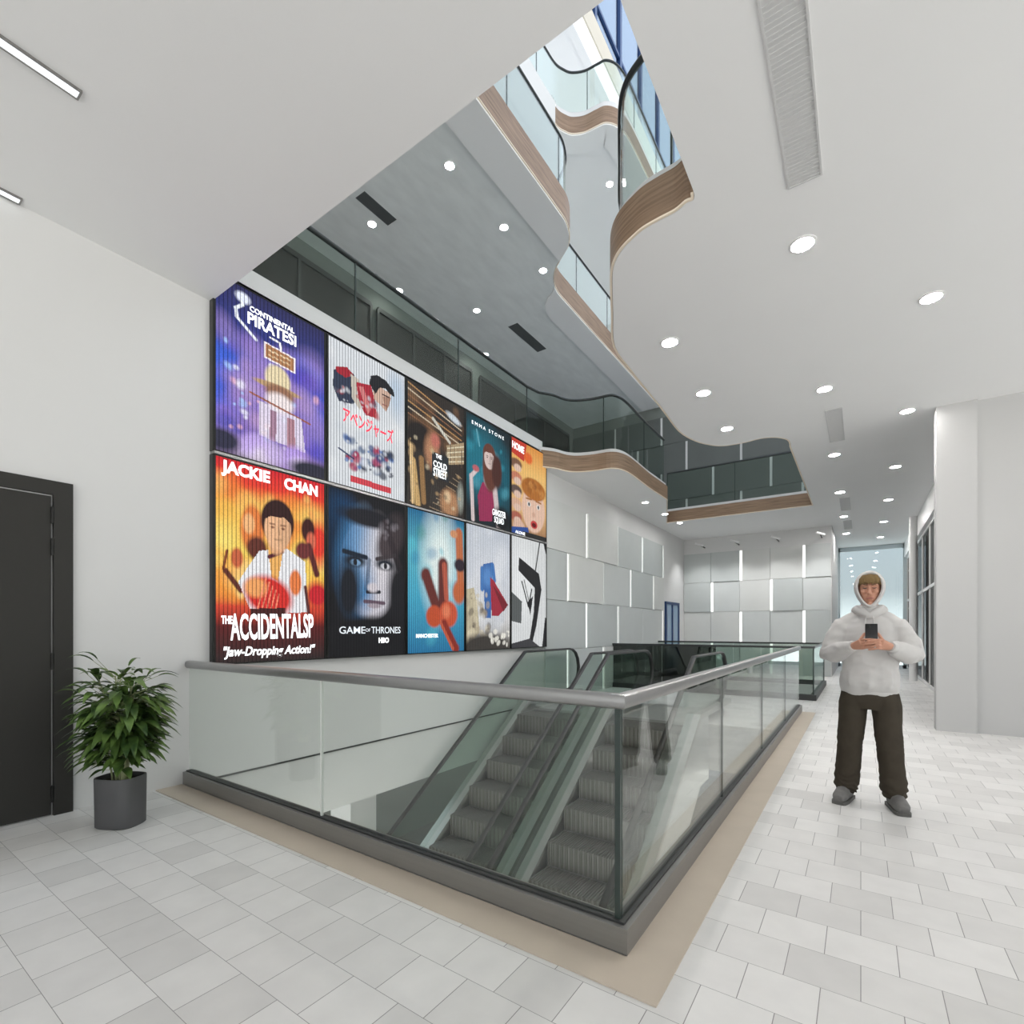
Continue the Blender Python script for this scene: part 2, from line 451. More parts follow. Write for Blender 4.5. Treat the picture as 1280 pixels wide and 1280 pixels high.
for _ in range(14): q4 = [q4[0]] + [(a + b * 2 + c) / 4 for a, b, c in zip(q4, q4[1:], q4[2:])] + [q4[-1]]
bm = BM(); R = [[bm.verts.new((p.x, p.y, Z4 - .03)), bm.verts.new((q.x, q.y, Z4 - .03)), bm.verts.new((q.x, q.y, Z4 - .001)), bm.verts.new((p.x, p.y, Z4 - .001))] for p, q in zip(e4, q4)]
for A, B in zip(R, R[1:]):
    for k in range(4): bm.faces.new((A[k], A[(k + 1) % 4], B[(k + 1) % 4], B[k]))
struct('trim_11', bm, M_['ceil'], label='white band along the topmost soffit edge')

# ---- upper storeys
bm = BM(); box(bm, -9.2, -9.0, YB, 23, ZF2, Z3)
wl = struct('wall_upper_left', bm, M_['greywall'])
bm = BM(); fr = BM()
for y0, y1 in ((2.2, 7.4), (7.6, 10.9), (11.3, 16.6)):
    box(bm, -8.99, -8.94, y0, y1, ZF2, 8.55)
    y = y0
    while y < y1 + .01:
        box(fr, -8.95, -8.90, y - .03, y + .03, ZF2, 8.55); y += (y1 - y0) / 3
    box(fr, -8.95, -8.90, y0, y1, 8.5, 8.6)
obj('dark_shopfront', bm, M_['dkshop'], wl); obj('shopfront_frame', fr, M_['dark'], wl)
struct('wall_upper_far', boxbm(-9.2, XR, 17.1, 17.3, ZF2, Z3), M_['greywall'])
struct('wall_third_left', boxbm(-9.2, -9.0, YB, 24, ZF3, Z4), M_['wall'])
struct('wall_third_far', boxbm(-9.2, XR, 22, 22.2, ZF3, Z4), M_['wall'])
bm = BM()
for k in range(16): box(bm, XR, XR + .1, YB + 2 * k - .04, YB + 2 * k + .04, ZF2, 18)
for z in (ZF2, 7.0, Z3, 11.2, Z4, 15.6, 18): box(bm, XR, XR + .1, YB, 24, z - .05, z + .05)
w = struct('added_window_4', bm, M_['white']); obj('pane', boxbm(XR + .04, XR + .05, YB, 24, ZF2, 18), M_['sheet'], w)  # unseen glazing added to light the upper storeys from the right
# roof edge and clerestory
bm = BM(); box(bm, -9.2, -6.5, YB, 30, 17.95, 18.2); box(bm, -6.7, -6.48, YB, 30, 17.93, 18.7)
struct('ceiling_roof', bm, M_['ceil'])
struct('wall_fourth_left', boxbm(-9.2, -9.0, YB, 30, ZF4, 17.95), M_['wall'])
struct('beam', boxbm(-6.72, -6.44, YB, 30, 18.7, 19.4), M_['beam'])
bm = BM()
for k in range(-3, 9):
    y = 13.7 + 1.9 * k; box(bm, -6.6, -6.45, y - .07, y + .07, 19.4, 27)
for z in (19.45, 20.05, 26.9): box(bm, -6.58, -6.47, 7.9, 29, z - .05, z + .05)
w = struct('window_1', bm, M_['bluemetal'], label='tall blue framed clerestory glazing under the sky')
obj('pane', boxbm(-6.54, -6.52, 7.9, 29, 19.4, 26.9), M_['bluegl'], w)

# panelled walls: rows of panels with light slots
def panel_wall(name, place, length, rows, pw, slot_every, half, mats, slots_on, zbase, par_shift=0, skip=None):
    a = [BM(), BM(), BM()]; s = BM(); k = 0
    for r in range(rows):
        off = half * ((r + par_shift) % 2)
        x = -pw + off; c = 0
        while x < length:
            x0, x1 = max(0, x), min(length, x + pw)
            if x1 - x0 > .08:
                d = (.025, .05, .035)[(c * 2 + r) % 3]
                gap0 = .075 if (slot_every == 1 or (c + r) % slot_every == 0) and x > 0 else .008
                place(a[(c + 2 * r + (c * r) % 2) % 3], x0 + gap0, x1 - .004, zbase + .96 * r + .006, zbase + .96 * (r + 1) - .006, d)
                if gap0 > .05: place(s, x0, x0 + gap0, zbase + .96 * r + .01, zbase + .96 * (r + 1) - .01, .012)
            x += pw; c += 1
    return a, s
wlc = bpy.data.objects['wall_left']
def place_left(bm, a0, a1, z0, z1, d): box(bm, WX, WX + d, 8.06 + a0, 8.06 + a1, z0, z1)
a, s = panel_wall('w', place_left, 6.8, 4, 1.68, 1, .84, None, True, 0, 1)
# rows: slots at 8.9 + 1.68k on the top row
for bm, k in zip(a, ('panel', 'panelb', 'panelc')): obj('wall_panel', bm, M_[k], wlc)
obj('light_slot', s, M_['strip'], wlc)
wfar = bpy.data.objects['wall_far']
def place_far(bm, a0, a1, z0, z1, d): box(bm, WX + a0, WX + a1, 17.1 - d, 17.1, z0, z1)
a, s = panel_wall('f', place_far, 4.15, 4, .86, 2, 0, None, True, 0, 0)
for bm, k in zip(a, ('panel', 'panelc', 'panelb')): obj('wall_panel', bm, M_[k], wfar)
obj('light_slot', s, M_['strip'], wfar)
wuf = bpy.data.objects['wall_upper_far']
def place_up(bm, a0, a1, z0, z1, d): box(bm, -9 + a0, -9 + a1, 17.1 - d, 17.1, z0, z1)
a, s = panel_wall('u', place_up, 12, 4, 1.68, 1, .84, None, True, ZF2 + .1, 1)
for bm in a: obj('wall_panel', bm, M_['dimpanel'], wuf)
obj('light_slot', s, M_['vent'], wuf)

# glazed door at the far left corner
bm = BM()
for y in (15.1, 15.7, 16.35): box(bm, WX, WX + .06, y - .04, y + .04, 0, 2.2)
box(bm, WX, WX + .06, 15.1, 16.35, 2.12, 2.2); box(bm, WX, WX + .06, 15.1, 16.35, 0, .08)
w = struct('door_2', bm, M_['bluemetal'], label='narrow blue framed glass door in the far corner')
obj('pane', boxbm(WX + .015, WX + .03, 15.14, 16.31, .08, 2.12), mat('sky_lit_glass', (.25, .36, .50), .1), w)

# storefront on the right of the corridor
bm = BM(); g = BM()
ys = [9.9 + 1.69 * i for i in range(8)]
for y in ys: box(bm, 1.29, 1.35, y - .025, y + .025, 0, 3.8)
for z in (.05, 2.33, 3.77): box(bm, 1.29, 1.35, 9.02, 21.7, z - .035, z + .035)
box(bm, 1.22, 1.40, 9.02, 21.7, 3.8, ZC)
w = struct('window_2', bm, M_['white'], label='white framed shop window along the corridor')
obj('pane', boxbm(1.315, 1.325, 9.02, 21.7, .08, 3.75), M_['shopgl'], w)
struct('wall_shop_back', boxbm(3.0, 3.1, 9.02, 22, 0, ZC), M_['dkshop'])
bm = BM(); cyl(bm, (1.14, 17.0), .09, 0, ZC - .001, 16)
for z in (.9, 1.9, 2.9): cyl(bm, (1.14, 17.0), .1, z, z + .03, 16)
o = obj('round_column', bm, M_['white'], None, True); o['kind'] = 'structure'

# unseen glazing added behind the viewer to let daylight in
bm = BM()
for i in range(9): x = WX + .1 + i * (XR - WX - .2) / 8; box(bm, x - .04, x + .04, YB, YB + .1, 0, ZC)
for z in (.05, ZC - .05): box(bm, WX, XR, YB, YB + .1, z - .05, z + .05)
w = struct('added_window_3', bm, M_['white'])
obj('pane', boxbm(WX, XR, YB + .04, YB + .05, .1, ZC - .1), M_['sheet'], w)

# dark door in the left wall
d = thing('double_door', 'wide dark bronze door in a dark frame left of the potted plant', 'door', (WX, .6, 0))
fr = BM()
box(fr, WX, WX + .035, 1.115, 1.225, 0, 2.43); box(fr, WX, WX + .035, -.1, 0.01, 0, 2.43); box(fr, WX, WX + .035, .01, 1.115, 2.33, 2.43)
obj('door_frame', fr, M_['door'], d)
obj('door_leaf', boxbm(WX + .002, WX + .022, .014, 1.104, .008, 2.318, bev=.002), M_['door'], d)
for z in (.16, 1.12, 1.95, 2.18):
    b = BM(); cyl(b, (WX + .03, 1.109), .011, z - .06, z + .06, 10); obj('hinge', b, M_['hinge'], d, True)
b = BM(); box(b, WX + .022, WX + .03, .06, .10, 1.0, 1.16); box(b, WX + .03, WX + .07, .07, .09, 1.06, 1.08); box(b, WX + .06, WX + .075, .07, .19, 1.06, 1.08)
obj('door_handle', b, M_['rail'], d)

# ------------------------------------------------------------------ railings
def joint_bm(bm, x, y, z0, z1, w=.006, t=.02): return box(bm, x - t / 2, x + t / 2, y - w / 2, y + w / 2, z0, z1)

r = thing('glass_balustrade', 'frameless glass balustrade with steel handrail round the escalator well', 'railing', (-.84, 2.02, 0))
kb = BM()
prism(kb, [(WX + .001, 1.975), (-.79, 1.975), (-.79, 9.5), (-.89, 9.5), (-.89, 2.075), (WX + .001, 2.075)], 'z', 0.0075, .112)
k = obj('kerb', kb, M_['kerb'], r)
kc = BM(); prism(kc, [(WX + .002, 2.0), (-.815, 2.0), (-.815, 9.49), (-.865, 9.49), (-.865, 2.05), (WX + .002, 2.05)], 'z', .112, .122)
obj('glass_channel', kc, M_['dark'], k)
xs = [WX + .012, -2.93, -.848]
for x0, x1 in zip(xs, xs[1:]):
    obj('glass_pane', boxbm(x0 + .003, x1 - .003, 2.019, 2.031, .122, 1.02), M_['glass'], r)
yy = [2.032, 3.92, 5.74, 7.67, 9.48]
for y0, y1 in zip(yy, yy[1:]):
    obj('glass_pane', boxbm(-.846, -.834, y0 + .004, y1 - .004, .122, 1.02), M_['glass'], r)
for y in yy[1:-1]: obj('glass_edge', joint_bm(BM(), -.84, y, .122, 1.02, .007, .014), M_['edge'], r)
obj('glass_edge', boxbm(-2.936, -2.924, 2.017, 2.033, .122, 1.02), mat('frosted_glass_edge', (.75, .78, .75), .4), r)
obj('corner_post', boxbm(-.862, -.838, 2.015, 2.04, .122, 1.02), M_['edge'], r)
q = .034
h = loft(BM(), [(WX, 2.025, 1.045), (-1.0, 2.025, 1.045), (-.9, 2.025, 1.045), (-.84, 2.025, 1.045), (-.84, 2.085, 1.045), (-.84, 2.185, 1.045), (-.84, 9.5, 1.045)], [q, q, q, (q, q * 1.414), q, q, q], side=(0, 0, 1), seg=20, power=2.6)
obj('handrail', h, M_['rail'], r, True, 35)

r = thing('glass_balustrade', 'low glass balustrade with dark rail round the far floor opening', 'railing', (-.75, 12.8, 0))
kb = BM(); prism(kb, [(WX + .02, 11.09), (-.69, 11.09), (-.69, 14.46), (WX + .02, 14.46), (WX + .02, 14.36), (-.79, 14.36), (-.79, 11.19), (WX + .02, 11.19)], 'z', .001, .11)
obj('kerb', kb, M_['dark'], r)
for x0, x1 in ((WX + .03, -3.65), (-3.64, -2.5)): obj('glass_pane', boxbm(x0, x1, 11.13, 11.15, .11, .99), M_['smoke'], r)
for x0, x1 in ((-2.49, -1.65), (-1.64, -.745)): obj('glass_pane', boxbm(x0, x1, 11.13, 11.15, .11, .99), M_['glassdk'], r)
obj('glass_pane', boxbm(-.745, -.735, 11.16, 14.39, .11, .99), M_['glassdk'], r)
for x0, x1 in ((WX + .03, -2.8), (-2.79, -.745)): obj('glass_pane', boxbm(x0, x1, 14.40, 14.41, .11, .99), M_['glassdk'], r)
for x, y in ((-.74, 11.14), (-.74, 14.4)): obj('corner_post', boxbm(x - .012, x + .012, y - .012, y + .012, .11, .99), M_['edge'], r)
h = BM(); box(h, WX + .03, -.715, 11.11, 11.17, .99, 1.03); box(h, -.77, -.715, 11.17, 14.38, .99, 1.03); box(h, WX + .03, -.715, 14.38, 14.43, .99, 1.03)
obj('handrail', h, M_['darkrail'], r)

def upper_rail(label, path, zf, side, z_glass0, rr=.026, joint=1.6, m='glassup'):
    p0 = path[len(path) // 2]
    r = thing('glass_railing', label, 'railing', (p0.x, p0.y, zf))
    off = -side * .07
    b = BM(); ribbon(b, path, z_glass0, zf + 1.03, off - .006, off + .006); obj('glass_panel', b, M_[m], r)
    b = BM(); ribbon(b, path, zf - .01, z_glass0, off - .05, off + .05); obj('base_channel', b, M_['vent'], r)
    obj('handrail', rail_tube(path, zf + 1.055, rr, off), M_['darkrail'], r, True, 60)
    # joints
    q = offset_path(path, off); acc = 0
    for a, bb in zip(q, q[1:]):
        L = (bb - a).length; acc += L
        if acc > joint: acc = 0; obj('glass_joint', boxbm(bb.x - .008, bb.x + .008, bb.y - .008, bb.y + .008, z_glass0, zf + 1.03), M_['edge'], r)
    return r
dense = lambda a, b, n: [a.lerp(b, i / n) for i in range(n + 1)]
upper_rail('curved glass railing on the bulging upper balcony at right', bulge, ZF2 + .02, 1, ZF2 + .06)
upper_rail('glass railing on top of the poster wall running into an S curve', dense(Vector((WX - .02, 2.0)), Vector((WX - .02, 7.6)), 12) + scurve, ZF2 + .02, -1, ZF2 + .06, m='glassdk')
upper_rail('straight glass railing across the far end of the ceiling opening', dense(Vector((-.935, 14.05)), Vector((-4.47, 14.05)), 8), ZF2 + .02, 1, ZF2 + .06, m='glassdk')
upper_rail('glass railing on the second balcony above the poster wall', e3, ZF3, -1, ZF3 + .05)
upper_rail('wavy glass railing on the topmost balcony near the skylight', e4, ZF4, -1, ZF4 + .05)

# ------------------------------------------------------------------ lamps and vents
ORD = ['first', 'second', 'third', 'fourth', 'fifth', 'sixth', 'seventh', 'eighth']
dl_ring = dl_lens = None
def downlight(x, y, z, label, group, far=False, rad=.088):
    global dl_ring, dl_lens
    t = thing('ceiling_downlight', label, 'downlight', (x, y, z), group)
    b = BM(); n = 24
    ri = [[b.verts.new((x + q * math.cos(2 * PI * k / n), y + q * math.sin(2 * PI * k / n), z + dz)) for k in range(n)] for q, dz in ((rad - .001, .0), (rad - .001, -.008), (rad + .003, -.010), (rad + .018, -.006), (rad + .018, .0))]
    for A, B in zip(ri, ri[1:]):
        for k in range(n): b.faces.new((A[k], A[(k + 1) % n], B[(k + 1) % n], B[k]))
    obj('trim_ring', b, M_['white'], t, True)
    b = BM(); cyl(b, (x, y), rad, z - .006, z - .003, n); obj('lamp_lens', b, M_['lenslo' if far else 'lens'], t)
    return t
for i in range(6): downlight(.52, 5.86 + 2.85 * i, ZC, '%s round downlight from the front in the ceiling row nearest the right wall' % ORD[i], 'corridor ceiling downlights', rad=.078)
for i in range(6): downlight(-.37, 4.48 + 2.85 * i, ZC, '%s round downlight from the front in the ceiling row right of the opening' % ORD[i], 'corridor ceiling downlights', rad=.078)
for i in range(3): downlight(-1.63, 5.23 + 1.36 * i, ZC, '%s round downlight from the front on the bulging ceiling part beside the opening' % ORD[i], 'downlights on the bulging ceiling', rad=.078)
NM = ['round downlight in the upper grey ceiling nearest the white band at top', 'round downlight beside the long dark vent in the upper grey ceiling', 'second round downlight along the white band in the upper grey ceiling',
      'round downlight where the upper grey ceiling meets the curved band', 'round downlight over the dark shopfront, nearer to the viewer', 'round downlight in the middle of the upper grey ceiling before the small vent', 'small round downlight over the dark shopfront, farther along the upper railing']
for (u, v), nm in zip(((562, 207), (465, 280), (630, 284), (679, 338), (499, 363), (596, 388), (607, 443)), NM):
    p = at_z(u, v, Z3); downlight(p.x, p.y, Z3, nm, 'downlights in the upper grey ceiling', True, .075)
p = at_z(762, 230, Z4); downlight(p.x, p.y, Z4, 'small round downlight in the topmost soffit below the wavy wooden edge', 'downlights in the topmost soffit', True, .085)
# soffit by the corner under the S curve
for i, (u, v) in enumerate(((762, 634.5), (789, 648), (811, 658))):
    p = at_z(u, v, ZC); downlight(-4.15, p.y, ZC, '%s small downlight from the posters along the panelled left wall' % ORD[i], 'downlights by the panelled wall', True, .07)

def vent(x0, x1, y0, y1, z, m, label, group, n=14):
    t = thing('air_vent', label, 'vent', ((x0 + x1) / 2, (y0 + y1) / 2, z), group)
    b = BM(); f = .012
    box(b, x0, x0 + f, y0, y1, z - .008, z); box(b, x1 - f, x1, y0, y1, z - .008, z); box(b, x0 + f, x1 - f, y0, y0 + f, z - .008, z); box(b, x0 + f, x1 - f, y1 - f, y1, z - .008, z)
    obj('vent_frame', b, m, t)
    b = BM(); box(b, x0 + f, x1 - f, y0 + f, y1 - f, z - .002, z)
    k = int((y1 - y0) / .03)
    for i in range(k):
        y = y0 + f + (i + .5) * (y1 - y0 - 2 * f) / k; box(b, x0 + f, x1 - f, y - .006, y + .006, z - .004, z - .002)
    obj('vent_louvre', b, m, t)
for i in range(4):
    y1 = 3.865 + 5.6 * i if i < 3 else 17.9
    vent(-.405, -.205, y1 - 1.4, y1, ZC, M_['vent'], '%s long grey air vent from the front in the white ceiling' % ORD[i], 'ceiling air vents')
a = at_z(450, 243, Z3); b_ = at_z(490, 278, Z3)
vent(a.x - .12, a.x + .12, a.y, b_.y, Z3, M_['ventdk'], 'long dark vent in the upper grey ceiling above the first poster', 'upper ceiling vents')
a = at_z(641, 406, Z3); b_ = at_z(674, 439, Z3)
vent(a.x - .14, a.x + .14, a.y, b_.y, Z3, M_['ventdk'], 'dark vent in the upper grey ceiling near the curved band', 'upper ceiling vents')

for x, lab in ((-3.575, 'slim linear ceiling light farther from the left wall'), (-4.80, 'slim linear ceiling light close against the left wall')):
    t = thing('ceiling_linear_light', lab, 'ceiling light', (x, .2, ZC), 'linear ceiling lights')
    b = BM(); box(b, x - .036, x - .027, -.7, .94, ZC - .014, ZC); box(b, x + .027, x + .036, -.7, .94, ZC - .014, ZC); box(b, x - .027, x + .027, .931, .94, ZC - .014, ZC); box(b, x - .027, x + .027, -.7, -.691, ZC - .014, ZC)
    obj('housing', b, M_['kerb'], t)
    obj('diffuser', boxbm(x - .027, x + .027, -.691, .931, ZC - .01, ZC - .003), emit('linear_diffuser', (.93, .97, 1), .85), t)
for i, u in enumerate((880, 923, 973, 1027)):
    rr = ray(u, 680); tt = 16.98 / rr.y; x = rr.x * tt
    t = thing('wall_spotlight', '%s small track spotlight from the left above the far panelled wall' % ORD[i], 'spotlight', (x, 16.9, 4.0), 'spotlights above the far wall')
    obj('wall_bracket', boxbm(x - .012, x + .012, 16.42, 17.1, 4.0, 4.03), M_['dark'], t)
    b = loft(BM(), [(x - .10, 16.30, 4.05), (x + .10, 16.46, 3.99)], [.03, .035], seg=10); obj('lamp_head', b, M_['white'], t, True)
    ld = bpy.data.lights.new('spot_beam', 'SPOT'); ld.energy = 60; ld.spot_size = math.radians(115); ld.spot_blend = .8; ld.shadow_soft_size = .05
    lo = bpy.data.objects.new('spot_beam', ld); link(lo, t); lo.location = (x, 16.33, 3.96)
    lo.rotation_euler = (Vector((.0, .02, -1)).to_track_quat('-Z', 'Y')).to_euler()

# ------------------------------------------------------------------ escalators
S_ = .70
def zl(y):    # handrail centre line
    return .98 if y >= 7.06 else max(-3.67, .98 - S_ * (7.06 - y))
step_me = {}
def escalator(x0, x1, label):
    xc = (x0 + x1) / 2
    t = thing('escalator', label, 'escalator', (xc, 8.0, 0), 'escalators in the well')
    ys = [8.62, 8.2, 7.7, 7.25, 7.06, 6.8] + [6.8 - .5 * i for i in range(1, 13)] + [.3, -.2, -.9]
    for x, s in ((x0, -1), (x1, 1)):
        new = [(8.50, .20), (8.72, .235), (8.88, .33), (8.98, .48), (9.0, .62), (8.96, .78), (8.87, .90), (8.74, .965), (8.60, .98)]
        path = [(x, y, z) for y, z in new] + [(x, y, zl(y)) for y in ys]
        obj('handrail', loft(BM(), path, [(.036, .02)] * len(path), side=(1, 0, 0), seg=10), M_['rubber'], t, True, 60)
        up = [(y, zl(y) - .018) for y in ys]; lo = [(y, zl(y) - .80) for y in ys]
        g = BM(); pts = [(8.50, .18)] + [(8.70, .21), (8.86, .31), (8.955, .48), (8.975, .62), (8.94, .77), (8.85, .885), (8.74, .95)] + up + list(reversed(lo))
        # strip of quads so the pane stays valid along the bend
        A = [(8.95, .62, .60)]
        prof = [(8.97, .50, .70), (8.94, .38, .80), (8.86, .28, .89), (8.74, .20, .945)] + [(y, zl(y) - .80, zl(y) - .018) for y in ys]
        R = [[g.verts.new((x + dx, y, z)) for dx, z in ((-.006, a), (.006, a), (.006, b), (-.006, b))] for y, a, b in prof]
        for P, Q in zip(R, R[1:]):
            for k in range(4): g.faces.new((P[k], P[(k + 1) % 4], Q[(k + 1) % 4], Q[k]))
        g.faces.new(R[0]); g.faces.new(list(reversed(R[-1])))
        obj('glass_side', g, M_['glassdk'], t)
        d = BM(); yd = [9.0, 8.6] + ys[1:]
        R = [[d.verts.new((x + dx, y, zl(y) + dz)) for dx, dz in ((-.09, -.85), (.09, -.85), (.09, -.78), (-.09, -.78))] for y in yd]
        for P, Q in zip(R, R[1:]):
            for k in range(4): d.faces.new((P[k], P[(k + 1) % 4], Q[(k + 1) % 4], Q[k]))
        d.faces.new(R[0]); d.faces.new(list(reversed(R[-1])))
        obj('deck', d, M_['deck'], t)
        c = BM(); yk = [7.5, 7.06, 6.8] + [6.8 - .5 * i for i in range(1, 13)] + [.3, -.9]
        xo = x + s * .075
        R = [[c.verts.new((xo + dx, y, z)) for dx, z in ((-.012, max(-4.6, zl(y) - 1.75)), (.012, max(-4.6, zl(y) - 1.75)), (.012, zl(y) - .85), (-.012, zl(y) - .85))] for y in yk]
        for P, Q in zip(R, R[1:]):
            for k in range(4): c.faces.new((P[k], P[(k + 1) % 4], Q[(k + 1) % 4], Q[k]))
        c.faces.new(R[0]); c.faces.new(list(reversed(R[-1])))
        obj('side_cladding', c, M_['clad'], t)
    b = BM(); yk = [7.5, 7.06, 6.8] + [6.8 - .5 * i for i in range(1, 13)] + [.3, -.9]
    R = [[b.verts.new((x, y, z)) for x, z in ((x0 - .06, max(-4.63, zl(y) - 1.75)), (x1 + .06, max(-4.63, zl(y) - 1.75)), (x1 + .06, max(-4.62, zl(y) - 1.72)), (x0 - .06, max(-4.62, zl(y) - 1.72)))] for y in yk]
    for P, Q in zip(R, R[1:]):
        for k in range(4): b.faces.new((P[k], P[(k + 1) % 4], Q[(k + 1) % 4], Q[k]))
    b.faces.new(R[0]); b.faces.new(list(reversed(R[-1])))
    obj('underside', b, M_['clad'], t)
    # floor plate and comb at the top
    obj('floor_plate', boxbm(x0 + .09, x1 - .09, 7.35, 9.0, .001, .012), M_['deck'], t)
    b = BM(); box(b, x0 + .1, x1 - .1, 7.16, 7.35, -.02, .010)
    for i in range(30): x = x0 + .12 + i * (x1 - x0 - .24) / 29; box(b, x - .005, x + .005, 7.08, 7.16, -.01, .006)
    obj('comb', b, M_['stepedge'], t)
    # steps
    W = x1 - x0 - .2; run, rise = .40, .28
    if 'm' not in step_me:
        b = BM(); box(b, -W / 2, W / 2, -.4, 0, -.03, -.012, 0)
        n = 34
        for i in range(n):
            x = -W / 2 + (i + .5) * W / n
            box(b, x - .009, x + .009, -.4, 0, -.012, 0, 0)
            box(b, x - .009, x + .009, -.41, -.395, -.27, -.004, 1 if i % 2 else 0)
        box(b, -W / 2, W / 2, -.398, -.385, -.28, -.012, 0)
        me = bpy.data.meshes.new('step'); bmesh.ops.recalc_face_normals(b, faces=b.faces); b.to_mesh(me); b.free()
        me.materials.append(M_['step']); me.materials.append(M_['stepedge']); step_me['m'] = me
    for i in range(16):
        o = bpy.data.objects.new('step', step_me['m']); link(o, t); o.location = (xc, 7.08 - run * i, -rise * i)
    return t
escalator(-4.62, -3.40, 'escalator with glass sides next to the poster wall')
escalator(-3.13, -1.87, 'escalator with glass sides farther from the poster wall')

# ------------------------------------------------------------------ posters
def canvas(w=120, h=200):
    X, Y = np.meshgrid((np.arange(w) + .5) / w, (np.arange(h) + .5) / h)
    return np.zeros((h, w, 3)), X, Y
class Art:
    def __init__(s, seed, w=120, h=200):
        s.im, s.X, s.Y = canvas(w, h); s.r = np.random.RandomState(seed)
    def fill(s, c): s.im[:] = c
    def grad(s, stops):
        ys = [q[0] for q in stops]
        for k in range(3): s.im[:, :, k] = np.interp(s.Y, ys, [q[1][k] for q in stops])
    def mix(s, m, c): s.im = s.im * (1 - m[..., None]) + np.array(c) * m[..., None]
    def ell(s, cx, cy, rx, ry, c, soft=.12, ang=0, a=1.):
        dx, dy = s.X - cx, (s.Y - cy) * 1.6
        ca, sa = math.cos(ang), math.sin(ang); ux = (dx * ca + dy * sa) / rx; uy = (-dx * sa + dy * ca) / (ry * 1.6)
        d = np.sqrt(ux * ux + uy * uy); s.mix(np.clip((1 - d) / soft + .5, 0, 1) * a, c)
    def poly(s, pts, c, a=1.):
        ins = np.zeros(s.X.shape, bool); j = len(pts) - 1
        for i in range(len(pts)):
            xi, yi = pts[i]; xj, yj = pts[j]
            if yi != yj: ins ^= ((yi > s.Y) != (yj > s.Y)) & (s.X < (xj - xi) * (s.Y - yi) / (yj - yi) + xi)
            j = i
        s.mix(ins.astype(float) * a, c)
    def line(s, x0, y0, x1, y1, w, c, a=1.):
        dx, dy = x1 - x0, y1 - y0; L = dx * dx + dy * dy
        t = np.clip(((s.X - x0) * dx + (s.Y - y0) * dy) / L, 0, 1)
        d = np.hypot(s.X - x0 - t * dx, (s.Y - y0 - t * dy) * 1.6); s.mix(np.clip((w - d) / (w * .4), 0, 1) * a, c)
    def blots(s, n, x, y, size, cols, a=.7, soft=1.):
        for _ in range(n):
            c = cols[s.r.randint(len(cols))]; q = s.r.uniform(*size)
            s.ell(s.r.uniform(*x), s.r.uniform(*y), q, q * s.r.uniform(.4, .9), c, soft, s.r.uniform(0, 3), a)
    def grain(s, k): s.im = np.clip(s.im * (1 + s.r.uniform(-k, k, s.X.shape)[..., None]), 0, 1)
def portrait(A, cx, cy, k, skin, hair, dark, long=False, cloth=None):
    """a plain nobody: head, hair, features"""
    if long: A.ell(cx + .02 * k, cy + .10 * k, .15 * k, .20 * k, hair, .2)
    A.ell(cx, cy - .012 * k, .125 * k, .095 * k, hair, .12); A.ell(cx, cy + .02 * k, .10 * k, .088 * k, skin, .12)
    A.ell(cx + .045 * k, cy + .03 * k, .05 * k, .07 * k, [c * .75 for c in skin], .5, 0, .6)
    A.poly([(cx - .11 * k, cy - .01 * k), (cx - .09 * k, cy - .075 * k), (cx + .09 * k, cy - .08 * k), (cx + .115 * k, cy - .005 * k), (cx + .05 * k, cy - .035 * k), (cx - .06 * k, cy - .03 * k)], hair)
    for s in (-1, 1):
        A.ell(cx + s * .040 * k, cy + .014 * k, .014 * k, .005 * k, dark, .6, 0, .85); A.line(cx + s * .022 * k, cy + .001 * k, cx + s * .06 * k, cy - .001 * k, .007 * k, dark, .6)
    A.line(cx + .005 * k, cy + .012 * k, cx + .012 * k, cy + .04 * k, .006 * k, [c * .6 for c in skin]); A.line(cx - .022 * k, cy + .063 * k, cx + .028 * k, cy + .062 * k, .008 * k, [c * .5 for c in skin], .7)

